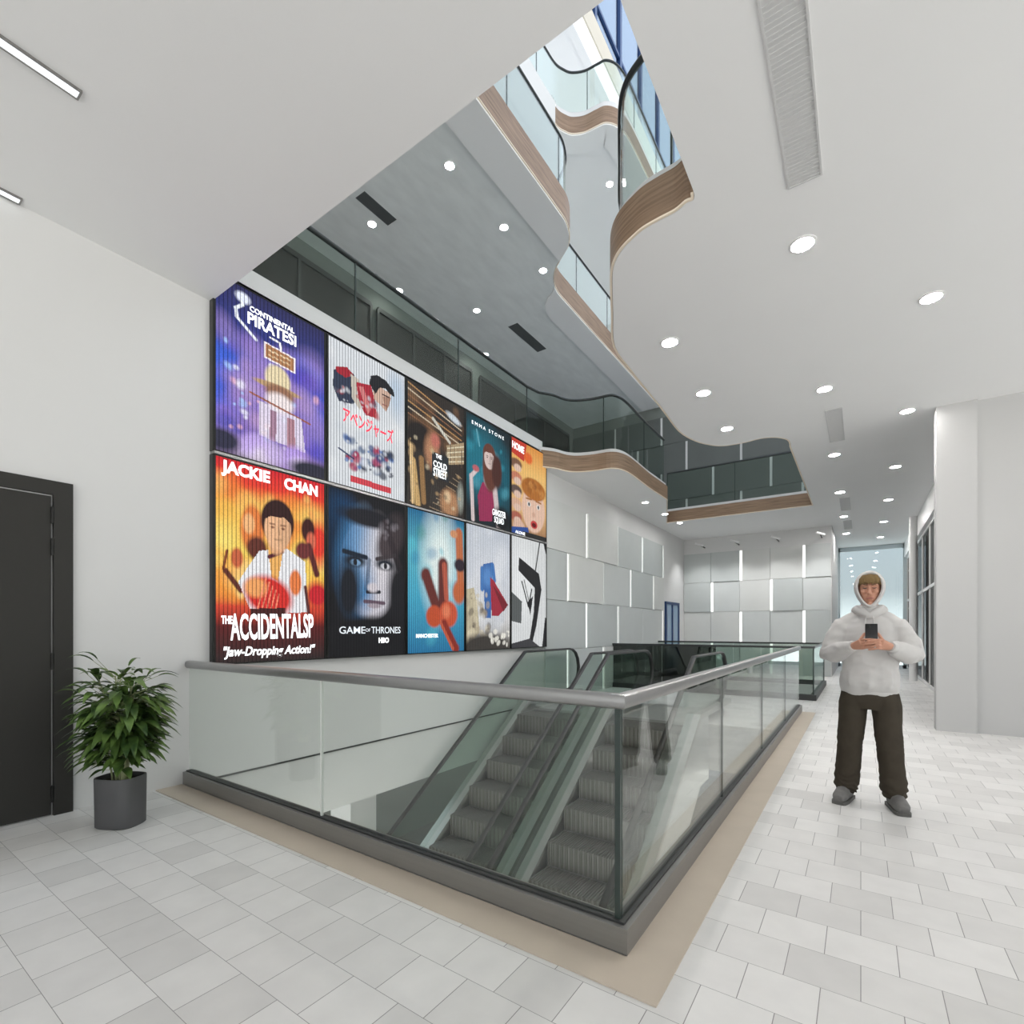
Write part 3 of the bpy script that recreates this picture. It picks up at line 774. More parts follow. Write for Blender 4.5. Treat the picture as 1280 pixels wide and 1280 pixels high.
def art1():
    A = Art(1); A.grad([(0, (.03, .03, .10)), (.25, (.03, .04, .22)), (.5, (.08, .12, .62)), (.75, (.12, .12, .60)), (.9, (.10, .06, .25)), (1, (.03, .03, .06))])
    A.blots(60, (.02, .98), (.28, .88), (.05, .2), [(.02, .04, .40), (.10, .07, .55), (.22, .12, .5), (.04, .12, .65), (.35, .25, .6)], .5)
    A.blots(26, (.2, .8), (.45, .8), (.06, .16), [(.55, .42, .7), (.3, .2, .6), (.5, .32, .55)], .4)
    A.blots(26, (.05, .95), (.3, .9), (.01, .035), [(.9, .9, 1), (.4, .6, .95), (.8, .45, .55)], .7)
    A.ell(.5, .95, .5, .07, (.35, .25, .45), 1, 0, .7)
    for p in ((.19, .05, .22, .10), (.22, .10, .16, .14), (.16, .14, .17, .19), (.17, .19, .25, .23), (.25, .23, .33, .27)): A.line(*p, .018, (.85, .9, 1))
    A.ell(.22, .06, .06, .03, (.8, .85, 1), .6)
    A.line(.46, .215, .55, .22, .012, (.95, .95, 1)); A.line(.55, .22, .56, .27, .012, (.95, .95, 1))
    A.poly([(.40, .255), (.70, .27), (.70, .37), (.40, .355)], (.9, .82, .85)); A.poly([(.42, .265), (.68, .28), (.68, .36), (.42, .345)], (.42, .2, .09))
    for x in (.45, .5, .56, .61): A.line(x, .295, x + .035, .30, .010, (.8, .62, .4)); A.line(x, .325, x + .03, .33, .010, (.7, .5, .3))
    A.ell(.53, .46, .12, .09, (.78, .66, .42), .25); A.ell(.53, .51, .22, .022, (.5, .33, .18), .3); A.ell(.55, .54, .14, .05, (.32, .16, .1), .4)
    A.ell(.55, .60, .13, .06, (.85, .75, .75), .5); A.line(.28, .60, .85, .66, .012, (.35, .12, .08)); A.poly([(.36, .63), (.76, .65), (.80, .86), (.36, .84)], (.85, .78, .85), .75)
    A.poly([(.46, .66), (.52, .66), (.51, .85), (.45, .85)], (.3, .12, .2), .8); A.poly([(.62, .67), (.69, .67), (.70, .86), (.62, .86)], (.35, .12, .14), .8)
    A.blots(14, (.2, .8), (.85, .95), (.05, .13), [(.85, .75, .9), (.5, .35, .8)], .5); A.ell(.9, .97, .25, .06, (.03, .03, .05), .5); A.ell(.05, .93, .14, .06, (.03, .03, .06), .5)
    A.grain(.12); return A.im
def art2():
    A = Art(2); A.fill((.66, .69, .72)); A.blots(30, (0, 1), (0, 1), (.05, .2), [(.8, .82, .83), (.55, .6, .66), (.85, .86, .86)], .35)
    A.ell(.88, .18, .12, .16, (.35, .5, .68), 1, 0, .5)
    A.poly([(.06, .22), (.16, .17), (.30, .18), (.36, .26), (.30, .40), (.12, .42), (.05, .33)], (.035, .045, .08)); A.poly([(.08, .19), (.22, .155), (.30, .19), (.20, .235), (.09, .225)], (.36, .02, .035))
    A.poly([(.26, .19), (.36, .20), (.44, .30), (.38, .42), (.28, .36)], (.55, .50, .43)); A.poly([(.33, .23), (.52, .20), (.60, .34), (.58, .43), (.44, .44), (.36, .34)], (.40, .025, .045)); A.poly([(.36, .25), (.42, .24), (.52, .38), (.48, .43)], (.62, .2, .2))
    A.poly([(.54, .17), (.80, .19), (.78, .27), (.73, .345), (.64, .31), (.56, .29)], (.60, .41, .32)); A.poly([(.68, .24), (.80, .22), (.77, .29), (.73, .345)], (.38, .22, .16))
    A.poly([(.50, .19), (.52, .13), (.60, .10), (.72, .105), (.83, .15), (.855, .20), (.78, .195), (.72, .17), (.64, .185), (.58, .25)], (.018, .018, .022)); A.line(.68, .225, .77, .225, .012, (.06, .03, .03)); A.line(.68, .30, .74, .30, .01, (.3, .12, .1))
    A.blots(30, (.08, .6), (.3, .44), (.008, .035), [(.1, .1, .14), (.45, .05, .06), (.6, .62, .68), (.66, .69, .72)], .7)
    A.blots(55, (.2, .82), (.66, .86), (.012, .06), [(.04, .08, .22), (.1, .2, .45), (.02, .03, .06), (.4, .03, .08), (.15, .2, .3)], .8, .6)
    A.blots(30, (.1, .9), (.62, .9), (.01, .04), [(.7, .72, .76)], .7); A.line(.12, .75, .3, .79, .012, (.03, .05, .12))
    A.poly([(.26, .915), (.8, .92), (.8, .965), (.26, .96)], (.62, .06, .08)); A.grain(.06); return A.im
def art3():
    A = Art(3); A.fill((.035, .028, .024)); A.blots(40, (0, 1), (0, .45), (.04, .15), [(.12, .06, .03), (.02, .02, .02), (.22, .12, .06)], .5)
    for k in range(6): A.line(0, .02 + .05 * k, .95, .16 + .045 * k, .012, [(.45, .25, .1), (.6, .5, .36), (.25, .12, .06)][k % 3])
    A.ell(.8, .13, .14, .03, (.6, .66, .7), .6, .3); A.line(.42, .22, .72, .36, .03, (.6, .58, .5))
    A.poly([(.66, .40), (1, .30), (1, .50), (.70, .56)], (.4, .3, .18)); 
    for k in range(4): A.line(.68, .42 + .04 * k, 1, .34 + .045 * k, .010, (.75, .68, .5)); A.line(.74 + .07 * k, .38, .74 + .07 * k, .54, .008, (.1, .06, .04))
    A.ell(.18, .42, .22, .12, (.02, .016, .015), .4); A.ell(.4, .5, .12, .14, (.45, .22, .12), .7); A.ell(.46, .4, .08, .06, (.5, .16, .12), .7)
    A.line(.08, .64, .16, .98, .06, (.55, .36, .15)); A.line(.22, .60, .26, .95, .05, (.3, .17, .07)); A.line(.05, .52, .08, .98, .03, (.7, .5, .25))
    A.poly([(.40, .50), (.70, .50), (.70, .72), (.40, .72)], (.025, .03, .035))
    for k in range(9): A.line(.42 + .03 * k, .72 + .02 * k, .36 + .04 * k, 1., .010, (.05, .045, .04)); A.line(.84 - .06 * k, .62 + .045 * k, .95 - .04 * k, .64 + .045 * k, .008, (.3, .22, .14))
    A.ell(.72, .90, .17, .12, (.42, .22, .11), .5); A.ell(.68, .85, .06, .05, (.7, .5, .3), .8); A.ell(.93, .82, .06, .12, (.3, .32, .28), .8)
    A.blots(30, (0, 1), (.4, 1), (.01, .04), [(.6, .4, .2), (.02, .02, .02), (.75, .65, .45)], .5); A.grain(.2); return A.im
def art4():
    A = Art(4); A.fill((.012, .02, .026)); A.ell(.3, .42, .5, .32, (.015, .16, .22), 1); A.ell(.75, .5, .3, .3, (.01, .10, .14), 1)
    A.blots(18, (.05, .95), (.15, .7), (.02, .09), [(.04, .32, .42), (.01, .05, .08), (.1, .4, .5)], .5)
    A.line(.22, .12, .28, .26, .02, (.2, .5, .6), .6)
    A.poly([(.34, .60), (.56, .56), (.66, .66), (.56, .95), (.28, .98), (.24, .74)], (.30, .03, .09)); A.line(.62, .58, .72, .98, .07, (.62, .52, .52)); A.line(.14, .98, .10, .58, .045, (.66, .56, .56)); A.line(.10, .58, .22, .50, .045, (.66, .56, .56)); A.ell(.2, .49, .07, .03, (.5, .12, .14), .5)
    A.ell(.52, .55, .14, .09, (.66, .54, .52), .4); portrait(A, .50, .32, 1.15, (.68, .54, .50), (.13, .045, .03), (.06, .02, .02), True)
    A.ell(.68, .44, .12, .17, (.07, .025, .02), .35); A.ell(.8, .9, .2, .12, (.008, .01, .012), .5); A.grain(.12); return A.im
def art5():
    A = Art(5); A.grad([(0, (.70, .28, .06)), (.3, (.82, .50, .16)), (.7, (.75, .46, .20)), (1, (.3, .15, .08))])
    A.poly([(0, 0), (.42, .0), (.34, .2), (0, .16)], (.55, .05, .03)); A.ell(.46, .14, .12, .06, (.75, .14, .03), .5)
    for k in range(5): A.ell(.12, .26 + .14 * k, .16, .055, [(.2, .1, .06), (.55, .2, .12), (.12, .08, .07), (.65, .4, .28), (.4, .12, .08)][k], .3); A.ell(.16, .30 + .14 * k, .10, .04, (.7, .5, .4), .4)
    A.ell(.62, .68, .34, .26, (.74, .50, .38), .1); A.ell(.62, .46, .36, .12, (.42, .15, .03), .15); A.blots(24, (.35, .9), (.38, .5), (.02, .06), [(.55, .24, .06), (.3, .1, .02)], .6, .5)
    for s in (-1, 1): A.ell(.62 + s * .14, .64, .055, .028, (.75, .7, .66), .2); A.ell(.62 + s * .14, .64, .025, .02, (.05, .05, .06), .2); A.line(.62 + s * .07, .58, .62 + s * .22, .585, .018, (.35, .14, .04))
    A.ell(.62, .74, .05, .03, (.62, .38, .28), .5); A.ell(.63, .85, .10, .045, (.55, .05, .05), .2); A.ell(.63, .855, .06, .025, (.12, .01, .01), .2)
    A.ell(.2, .92, .16, .07, (.68, .45, .35), .3); A.poly([(0, .94), (.45, .9), (.5, 1), (0, 1)], (.03, .08, .3)); A.poly([(.3, .955), (1, .955), (1, 1), (.3, 1)], (.02, .02, .02)); A.grain(.1); return A.im
def art6():
    A = Art(6); A.grad([(0, (.62, .02, .03)), (.10, (.75, .05, .03)), (.22, (.85, .45, .08)), (.45, (.86, .62, .12)), (.62, (.85, .48, .06)), (.72, (.62, .06, .03)), (.82, (.10, .015, .015)), (1, (.03, .022, .022))])
    A.blots(50, (0, 1), (.1, .7), (.03, .12), [(.9, .75, .2), (.85, .3, .05), (.75, .06, .03), (.95, .85, .35)], .4)
    A.ell(.94, .34, .12, .12, (.75, .05, .03), .8); A.ell(.93, .64, .12, .07, (.55, .02, .03), .6)
    A.ell(.3, .32, .10, .12, (.72, .20, .05), .3); A.ell(.27, .30, .05, .05, (.85, .45, .2), .4); A.ell(.34, .42, .09, .06, (.12, .03, .02), .4)
    A.ell(.83, .28, .07, .07, (.05, .012, .012), .3); A.ell(.86, .34, .05, .05, (.62, .14, .08), .4); A.line(.84, .37, .92, .52, .04, (.1, .02, .02)); A.ell(.78, .40, .08, .05, (.15, .03, .03), .4)
    A.line(.09, .45, .06, .54, .014, (.2, .05, .02)); A.ell(.17, .48, .05, .05, (.55, .12, .05), .4); A.line(.08, .55, .2, .64, .03, (.12, .03, .02))
    A.poly([(.36, .43), (.62, .40), (.80, .46), (.82, .74), (.30, .76), (.18, .60), (.26, .52)], (.78, .78, .80)); A.poly([(.44, .42), (.58, .41), (.53, .58), (.47, .56)], (.8, .42, .12))
    A.line(.45, .455, .57, .42, .022, (.10, .02, .03)); A.ell(.52, .38, .08, .06, (.72, .38, .2), .3)
    portrait(A, .53, .28, 1.25, (.80, .46, .26), (.035, .012, .012), (.12, .03, .02))
    A.ell(.45, .66, .22, .10, (.62, .03, .025), .35, .3); A.ell(.70, .58, .06, .07, (.75, .20, .06), .3); A.ell(.33, .62, .10, .05, (.82, .35, .12), .5)
    for k in range(5): A.line(.34 + .04 * k, .74, .42 + .03 * k, .57 + .02 * k, .008, (.85, .25, .15)); 
    A.poly([(.28, .73), (.60, .72), (.60, .77), (.28, .77)], (.06, .015, .015)); A.line(.80, .6, .84, .76, .02, (.1, .03, .03)); A.grain(.1); return A.im
def art7():
    A = Art(7); A.fill((.012, .012, .015)); A.ell(.12, .12, .2, .1, (.01, .06, .16), 1, 0, .8); A.ell(.05, .3, .12, .22, (.01, .04, .1), 1, 0, .7)
    A.ell(.52, .46, .37, .30, (.55, .53, .58), .18); A.ell(.34, .44, .24, .30, (.05, .20, .42), .6, 0, .95); A.ell(.44, .32, .16, .20, (.22, .36, .55), 1, 0, .7); A.ell(.62, .36, .18, .2, (.66, .63, .66), 1, 0, .7)
    A.ell(.80, .24, .16, .18, (.06, .045, .05), .5, .5); A.ell(.5, .135, .36, .06, (.015, .015, .02), .5); A.line(.72, .15, .92, .42, .06, (.04, .03, .035)); A.im *= np.clip(1.15 - 1.1 * np.abs(A.X - .52)[..., None] ** 1.2 - .0, .25, 1); A.blots(12, (.6, .9), (.12, .25), (.01, .04), [(.2, .18, .2)], .5)
    for x, c in ((.32, (.25, .45, .7)), (.72, (.6, .6, .64))):
        A.ell(x, .415, .13, .035, (.015, .02, .03), .7); A.ell(x, .425, .065, .02, c, .3); A.ell(x, .423, .024, .02, (.01, .01, .015), .3)
    A.line(.18, .365, .46, .385, .03, (.012, .02, .035)); A.line(.60, .385, .86, .345, .026, (.05, .04, .045)); A.line(.50, .40, .46, .58, .03, (.02, .05, .1), .6); A.line(.47, .60, .64, .595, .022, (.02, .02, .03)); A.ell(.55, .57, .07, .03, (.6, .56, .6), .6)
    A.line(.44, .66, .70, .665, .024, (.12, .08, .11)); A.ell(.57, .685, .09, .015, (.35, .3, .34), .5); A.ell(.24, .6, .14, .2, (.012, .014, .02), .8); A.ell(.9, .6, .14, .22, (.012, .012, .015), .8)
    A.ell(.5, .92, .7, .16, (.010, .010, .012), .25); A.grain(.12); return A.im
def art8():
    A = Art(8); A.grad([(0, (.02, .14, .28)), (.3, (.10, .42, .52)), (.6, (.06, .36, .52)), (1, (.02, .16, .32))]); A.ell(.55, .35, .28, .34, (.72, .82, .80), 1)
    A.blots(18, (0, 1), (0, 1), (.03, .1), [(.02, .2, .4), (.1, .5, .6), (.05, .25, .2)], .45)
    A.line(.30, .45, .47, .66, .11, (.13, .03, .025)); A.line(.60, .36, .60, .66, .115, (.12, .028, .025)); A.line(.62, .36, .66, .60, .05, (.45, .10, .06))
    A.ell(.44, .74, .14, .08, (.50, .08, .03), .25); A.ell(.70, .72, .17, .10, (.55, .09, .04), .25); A.ell(.66, .70, .07, .05, (.7, .2, .1), .8)
    A.line(.62, .80, .84, .98, .08, (.24, .03, .02)); A.line(.55, .78, .78, .98, .03, (.5, .1, .05)); A.line(.90, .10, .94, .50, .09, (.50, .15, .06)); A.ell(.80, .11, .07, .03, (.6, .28, .14), .4); A.ell(.92, .34, .11, .05, (.03, .02, .03), .4); A.ell(.90, .55, .12, .09, (.5, .13, .05), .4)
    A.grain(.1); return A.im
def art9():
    A = Art(9); A.grad([(0, (.52, .56, .62)), (.4, (.66, .68, .72)), (.75, (.62, .62, .62)), (1, (.2, .18, .15))]); A.blots(24, (0, 1), (0, .8), (.05, .18), [(.75, .77, .8), (.5, .54, .6)], .4)
    A.poly([(.36, .30), (.58, .27), (.54, .74), (.40, .74)], (.05, .14, .38)); A.line(.34, .34, .34, .50, .05, (.06, .18, .45)); A.line(.58, .30, .62, .42, .05, (.06, .18, .45)); A.ell(.46, .40, .10, .08, (.10, .25, .55), .8)
    A.poly([(.52, .40), (.60, .42), (.96, .62), (.72, .72), (.56, .72)], (.34, .03, .05)); A.poly([(.58, .46), (.96, .62), (.84, .68)], (.18, .02, .03))
    A.poly([(.0, .52), (.16, .50), (.24, .66), (.28, .86), (0, .98)], (.52, .46, .32)); A.blots(50, (0, .5), (.55, 1), (.015, .06), [(.65, .58, .42), (.12, .10, .08), (.4, .34, .25)], .6, .5)
    A.ell(.45, 1.0, .6, .13, (.05, .045, .04), .4); A.blots(20, (.5, 1), (.84, .97), (.01, .04), [(.8, .78, .7)], .8, .5); A.grain(.1); return A.im
def art10():
    A = Art(10); A.fill((.66, .68, .68)); A.ell(.3, .4, .3, .3, (.78, .8, .8), 1)
    K = (.02, .02, .022)
    A.poly([(.20, .18), (.78, .30), (.86, .46), (.78, .48), (.18, .30)], K); A.poly([(.66, .40), (.86, .44), (.70, .80), (.58, .96), (.48, .96), (.62, .68)], K); A.poly([(.0, .50), (.28, .58), (.26, .78), (0, .76)], (.10, .11, .11))
    A.line(.28, .40, .46, .62, .02, K); A.line(.34, .38, .50, .60, .012, K); A.line(.50, .56, .56, .46, .02, K); A.poly([(.44, .58), (.60, .52), (.52, .70)], K)
    A.line(.80, .0, .66, .30, .02, K); A.poly([(.92, .0), (1, .0), (1, .10)], K); A.poly([(.88, 1), (.97, .72), (1, .72), (1, 1)], K); A.poly([(0, .96), (.5, .92), (.8, 1), (0, 1)], (.05, .05, .055)); A.grain(.08); return A.im

def screen_mat(name, w, y0, n):
    m, t, b = nt(name); N = t.nodes.new
    at = N('ShaderNodeAttribute'); at.attribute_name = 'art'
    tc = N('ShaderNodeTexCoord'); sx = N('ShaderNodeSeparateXYZ'); lnk(t, tc.outputs['Object'], sx.inputs[0])
    q = N('ShaderNodeMath'); q.operation = 'MULTIPLY_ADD'; q.inputs[1].default_value = n / w; q.inputs[2].default_value = -y0 * n / w + 100; lnk(t, sx.outputs[1], q.inputs[0])
    f = N('ShaderNodeMath'); f.operation = 'FRACT'; lnk(t, q.outputs[0], f.inputs[0])
    g = N('ShaderNodeMath'); g.operation = 'LESS_THAN'; g.inputs[1].default_value = .22; lnk(t, f.outputs[0], g.inputs[0])
    mx = N('ShaderNodeMix'); mx.data_type = 'RGBA'; mx.blend_type = 'MULTIPLY'; mx.inputs[7].default_value = (.36, .36, .38, 1)
    lnk(t, g.outputs[0], mx.inputs[0]); lnk(t, at.outputs['Color'], mx.inputs[6])
    b.inputs['Base Color'].default_value = (.012, .012, .012, 1); b.inputs['Roughness'].default_value = .6; b.inputs['Specular IOR Level'].default_value = .08
    lnk(t, mx.outputs[2], b.inputs['Emission Color']); b.inputs['Emission Strength'].default_value = SCREEN
    return m
SCREEN = 1.1
TXT = {k: emit('lettering_' + k, c, 1.15) for k, c in dict(white=(.85, .87, .88), red=(.55, .02, .05), cream=(.8, .7, .42), grey=(.5, .53, .56), blue=(.2, .45, .6)).items()}
TXT['black'] = mat('lettering_black', (.02, .02, .02), .5)

def lettering(s, parent, y, z, size, col, width=None, bold=0., shear=0., rot=0., x=-4.7865):
    c = bpy.data.curves.new('lettering', 'FONT'); c.body = s; c.size = size; c.align_x = 'CENTER'; c.align_y = 'CENTER'; c.offset = bold; c.shear = shear; c.extrude = .0012
    c.resolution_u = 3
    o = bpy.data.objects.new('tmp', c); COL.objects.link(o)
    dg = bpy.context.evaluated_depsgraph_get(); dg.update()
    me = bpy.data.meshes.new_from_object(o.evaluated_get(dg)); me.name = 'lettering'
    bpy.data.objects.remove(o)
    vs = [v.co for v in me.vertices]
    if not vs: return
    cx = (max(v.x for v in vs) + min(v.x for v in vs)) / 2; cy = (max(v.y for v in vs) + min(v.y for v in vs)) / 2
    k = 1 if width is None else width / (max(v.x for v in vs) - min(v.x for v in vs))
    ca, sa = math.cos(rot), math.sin(rot)
    for v in me.vertices:
        px, py = (v.co.x - cx) * k, v.co.y - cy
        v.co = Vector((x + v.co.z, y + px * ca - py * sa, z + px * sa + py * ca))
    me.materials.clear(); me.materials.append(TXT[col])
    n = bpy.data.objects.new('lettering', me); link(n, parent)

PW = 1.172
def poster(i, row, art, label):
    y0 = 2.19 + PW * i + .016; y1 = y0 + PW - .032
    z0, z1 = ((2.965, 4.585) if row == 0 else (1.03, 2.935))
    t = thing('film_poster_screen', label, 'poster', (WX, (y0 + y1) / 2, z0), 'illuminated film poster screens')
    b = BM(); box(b, WX, -4.80, y0 - .012, y1 + .012, z0, z1)
    f = .012; x0, x1 = -4.80, -4.783
    obj('screen_box', b, M_['dark'], t)
    b = BM(); box(b, x0, x1, y0 - .012, y0 + f, z0, z1); box(b, x0, x1, y1 - f, y1 + .012, z0, z1); box(b, x0, x1, y0 + f, y1 - f, z0, z0 + f); box(b, x0, x1, y0 + f, y1 - f, z1 - f, z1)
    obj('screen_frame', b, M_['hinge'], t)
    im = art(); h, w = im.shape[:2]
    ys = np.linspace(y0 + f, y1 - f, w + 1); zs = np.linspace(z1 - f, z0 + f, h + 1)
    Y, Z = np.meshgrid(ys, zs); co = np.stack([np.full(Y.shape, -4.788), Y, Z], -1).reshape(-1, 3)
    k = np.arange(h * (w + 1)).reshape(h, w + 1)[:, :-1].ravel()
    q = np.stack([k, k + w + 1, k + w + 2, k + 1], -1)
    me = bpy.data.meshes.new('screen'); me.from_pydata(co.tolist(), [], q.tolist())
    at = me.color_attributes.new('art', 'FLOAT_COLOR', 'CORNER')
    c4 = np.ones((h * w, 4, 4), np.float32); c4[:, :, :3] = im.reshape(-1, 1, 3)
    at.data.foreach_set('color', c4.ravel())
    me.materials.append(screen_mat('screen_%d_%d' % (row, i), y1 - y0, y0, 30))
    o = bpy.data.objects.new('screen', me); link(o, t)
    yc = (y0 + y1) / 2; W = y1 - y0
    return t, yc, (lambda v: z1 - v * (z1 - z0)), W

t, yc, Zp, W = poster(0, 0, art1, 'deep blue and purple poster screen with a brown signboard and straw hat')
lettering('PIRATESI', t, yc - .02, Zp(.165), .15, 'white', .50, .004)
lettering('CONTINENTAL', t, yc - .02, Zp(.105), .07, 'white', .46, .002)
t, yc, Zp, W = poster(1, 0, art2, 'white poster screen with red eastern lettering and a leaning dark haired figure')
lettering('アベンジャーズ', t, yc + .0, Zp(.51), .19, 'red', .74, .003, 0, -.05)
t, yc, Zp, W = poster(2, 0, art3, 'dark brown and gold poster screen of a street with white lettering')
lettering('STREET', t, yc + .05, Zp(.665), .16, 'white', .27, .002); lettering('THE', t, yc + .02, Zp(.525), .08, 'white', .12, .001); lettering('COLD', t, yc + .05, Zp(.595), .12, 'white', .27, .002)
t, yc, Zp, W = poster(3, 0, art4, 'dark teal poster screen with a long haired woman in a dark red dress')
lettering('E M M A   S T O N E', t, yc - .02, Zp(.075), .075, 'white', .82)
lettering('GANGSTER', t, yc + .26, Zp(.845), .14, 'white', .36, .001); lettering('SQUAD', t, yc + .26, Zp(.92), .14, 'white', .26, .001)
t, yc, Zp, W = poster(4, 0, art5, 'orange poster screen with a wide eyed ginger haired face')
lettering('HOME', t, yc - .36, Zp(.085), .16, 'white', .36, .004, 0, -.05); lettering('ALONE', t, yc - .3, Zp(.975), .07, 'white', .3, .001)
t, yc, Zp, W = poster(0, 1, art6, 'red and yellow poster screen with a black haired figure in a white jacket')
lettering('JACKIE', t, yc - .28, Zp(.055), .15, 'white', .46, .006); lettering('CHAN', t, yc + .29, Zp(.055), .15, 'white', .38, .006)
lettering('ACCIDENTALSP', t, yc - .0, Zp(.815), .34, 'white', .86, .008, 0, .02); lettering('THE', t, yc - .46, Zp(.785), .10, 'white', .10, .004)
lettering('Crouch Boy, Defended by Spy', t, yc + .05, Zp(.885), .075, 'cream', .6, .003, 0, .02) if False else None
lettering('"Jaw-Dropping Action!"', t, yc - .02, Zp(.945), .12, 'white', .94, .003, .25)
t, yc, Zp, W = poster(1, 1, art7, 'black poster screen with a half blue half pale face')
lettering('GAME', t, yc - .24, Zp(.835), .115, 'grey', .36, .001); lettering('OF', t, yc - .02, Zp(.835), .055, 'grey', .07, 0); lettering('THRONES', t, yc + .26, Zp(.835), .115, 'grey', .46, .001); lettering('HBO', t, yc + .22, Zp(.90), .085, 'white', .16, .004)
t, yc, Zp, W = poster(2, 1, art8, 'turquoise poster screen with glossy red brown rounded shapes')
lettering('MANCHESTER', t, yc - .20, Zp(.875), .07, 'white', .42, .002)
t, yc, Zp, W = poster(3, 1, art9, 'pale grey poster screen with blue and red shapes over ruins')
t, yc, Zp, W = poster(4, 1, art10, 'white poster screen with a large tilted black seven')

# bright metal dividers between the screens
b = BM(); box(b, WX, -4.775, 2.2, 8.05, 2.938, 2.962)
o = obj('trim_12', b, M_['rail']); o['kind'] = 'structure'

# ------------------------------------------------------------------ potted plant
PX, PY = -4.22, 1.33
t = thing('potted_plant', 'bushy green plant in a dark grey planter beside the dark door', 'plant', (PX, PY, 0))
def superring(bm, r, z, n=40, p=3.2, rot=.5):
    out = []
    for k in range(n):
        a = 2 * PI * k / n; c, s = math.cos(a), math.sin(a)
        x = math.copysign(abs(c) ** (2 / p), c) * r * 1.0; y = math.copysign(abs(s) ** (2 / p), s) * r * .8
        out.append(bm.verts.new((PX + x * math.cos(rot) - y * math.sin(rot), PY + x * math.sin(rot) + y * math.cos(rot), z)))
    return out
b = BM(); R = [superring(b, *q) for q in ((.130, 0), (.138, .008), (.142, .332), (.140, .338), (.130, .338), (.128, .30))]
for A, B in zip(R, R[1:]):
    for k in range(40): b.faces.new((A[k], A[(k + 1) % 40], B[(k + 1) % 40], B[k]))
b.faces.new(R[0])
obj('planter', b, M_['pot'], t, True, 30)
b = BM(); r0 = superring(b, .129, .305); b.faces.new(r0); r1 = superring(b, .129, .29); b.faces.new(r1)
for k in range(40): b.faces.new((r0[k], r0[(k + 1) % 40], r1[(k + 1) % 40], r1[k]))
obj('soil', b, M_['soil'], t)
rnd = random.Random(11)
st = BM(); lf = BM(); tips = []
for i in range(15):
    a = rnd.uniform(0, 2 * PI); r = rnd.uniform(.01, .07); h = rnd.uniform(.55, 1.05); sp = rnd.uniform(.03, .17)
    p0 = Vector((PX + r * math.cos(a), PY + r * .8 * math.sin(a), .30)); p1 = p0 + Vector((sp * .25 * math.cos(a), sp * .25 * math.sin(a), (h - .3) * .5)); p2 = p0 + Vector((sp * math.cos(a), sp * math.sin(a), h - .3))
    loft(st, [p0, p0.lerp(p1, .5), p1, p1.lerp(p2, .5), p2], [.007, .006, .005, .004, .003], seg=6); tips.append((p0, p1, p2, a))
def leaf(o, d, L, w):
    d = d.normalized(); s = d.cross(Vector((0, 0, 1))).normalized(); up = s.cross(d)
    n = 6; C = []; A = []; B = []
    for k in range(n + 1):
        q = k / n; c = o + d * (L * q) + Vector((0, 0, -.55 * L * q * q)); ww = w * math.sin(PI * min(1, q * .93 + .07)) ** .8 * (1 - .35 * q)
        if k == n: ww = .0006
        C.append(lf.verts.new(c)); A.append(lf.verts.new(c + s * ww + up * ww * .35)); B.append(lf.verts.new(c - s * ww + up * ww * .35))
    for k in range(n):
        lf.faces.new((C[k], C[k + 1], A[k + 1], A[k])); lf.faces.new((C[k + 1], C[k], B[k], B[k + 1]))
for p0, p1, p2, a in tips:
    for j in range(46):
        q = rnd.uniform(.30, 1) ** .8; o = p0.lerp(p1, q * 2) if q < .5 else p1.lerp(p2, q * 2 - 1)
        an = a + rnd.gauss(0, 1.4); el = rnd.uniform(-.1, .75) + (.35 if q > .92 else 0)
        d = Vector((math.cos(an) * math.cos(el), math.sin(an) * math.cos(el), math.sin(el)))
        env = .55 + .75 * math.sin(min(1, (o.z - .3) / .62) * PI * .62)
        pet = o + d * rnd.uniform(.02, .14) * env
        if (pet - o).length > .03: loft(st, [o, pet], [.002, .0014], seg=4)
        leaf(pet, d, rnd.uniform(.10, .165) * env, rnd.uniform(.023, .037))
obj('stems', st, M_['stem'], t, True)
for f in lf.faces: f.smooth = True
o = obj('foliage', lf, M_['leaf'], t)

# ------------------------------------------------------------------ the person
M_['skin'] = mat('skin', (.56, .29, .20), .5, spec=.3, var=.10, scale=14)
M_['hoodie'] = mat('white_sweatshirt', (.60, .585, .575), .9, spec=.1, var=.07, scale=9, bump=.25)
M_['hoodin'] = mat('hood_lining', (.50, .49, .48), .9, spec=.1)
M_['trous'] = mat('olive_trousers', (.062, .052, .040), .9, spec=.1, var=.2, scale=10, bump=.25)
M_['shoe'] = mat('grey_shoes', (.17, .165, .16), .7, var=.3, scale=25, bump=.3)
M_['sole'] = mat('shoe_sole', (.12, .118, .11), .7)
M_['hair'] = mat('blond_brown_hair', (.20, .125, .045), .7, var=.4, scale=40, stretch=(1, 1, .15))
M_['brow'] = mat('brow_hair', (.13, .07, .035), .8)
M_['lash'] = mat('eye_dark', (.03, .02, .02), .4)
M_['lip'] = mat('lip', (.40, .15, .12), .5)
M_['phone'] = mat('black_phone', (.012, .012, .014), .22)

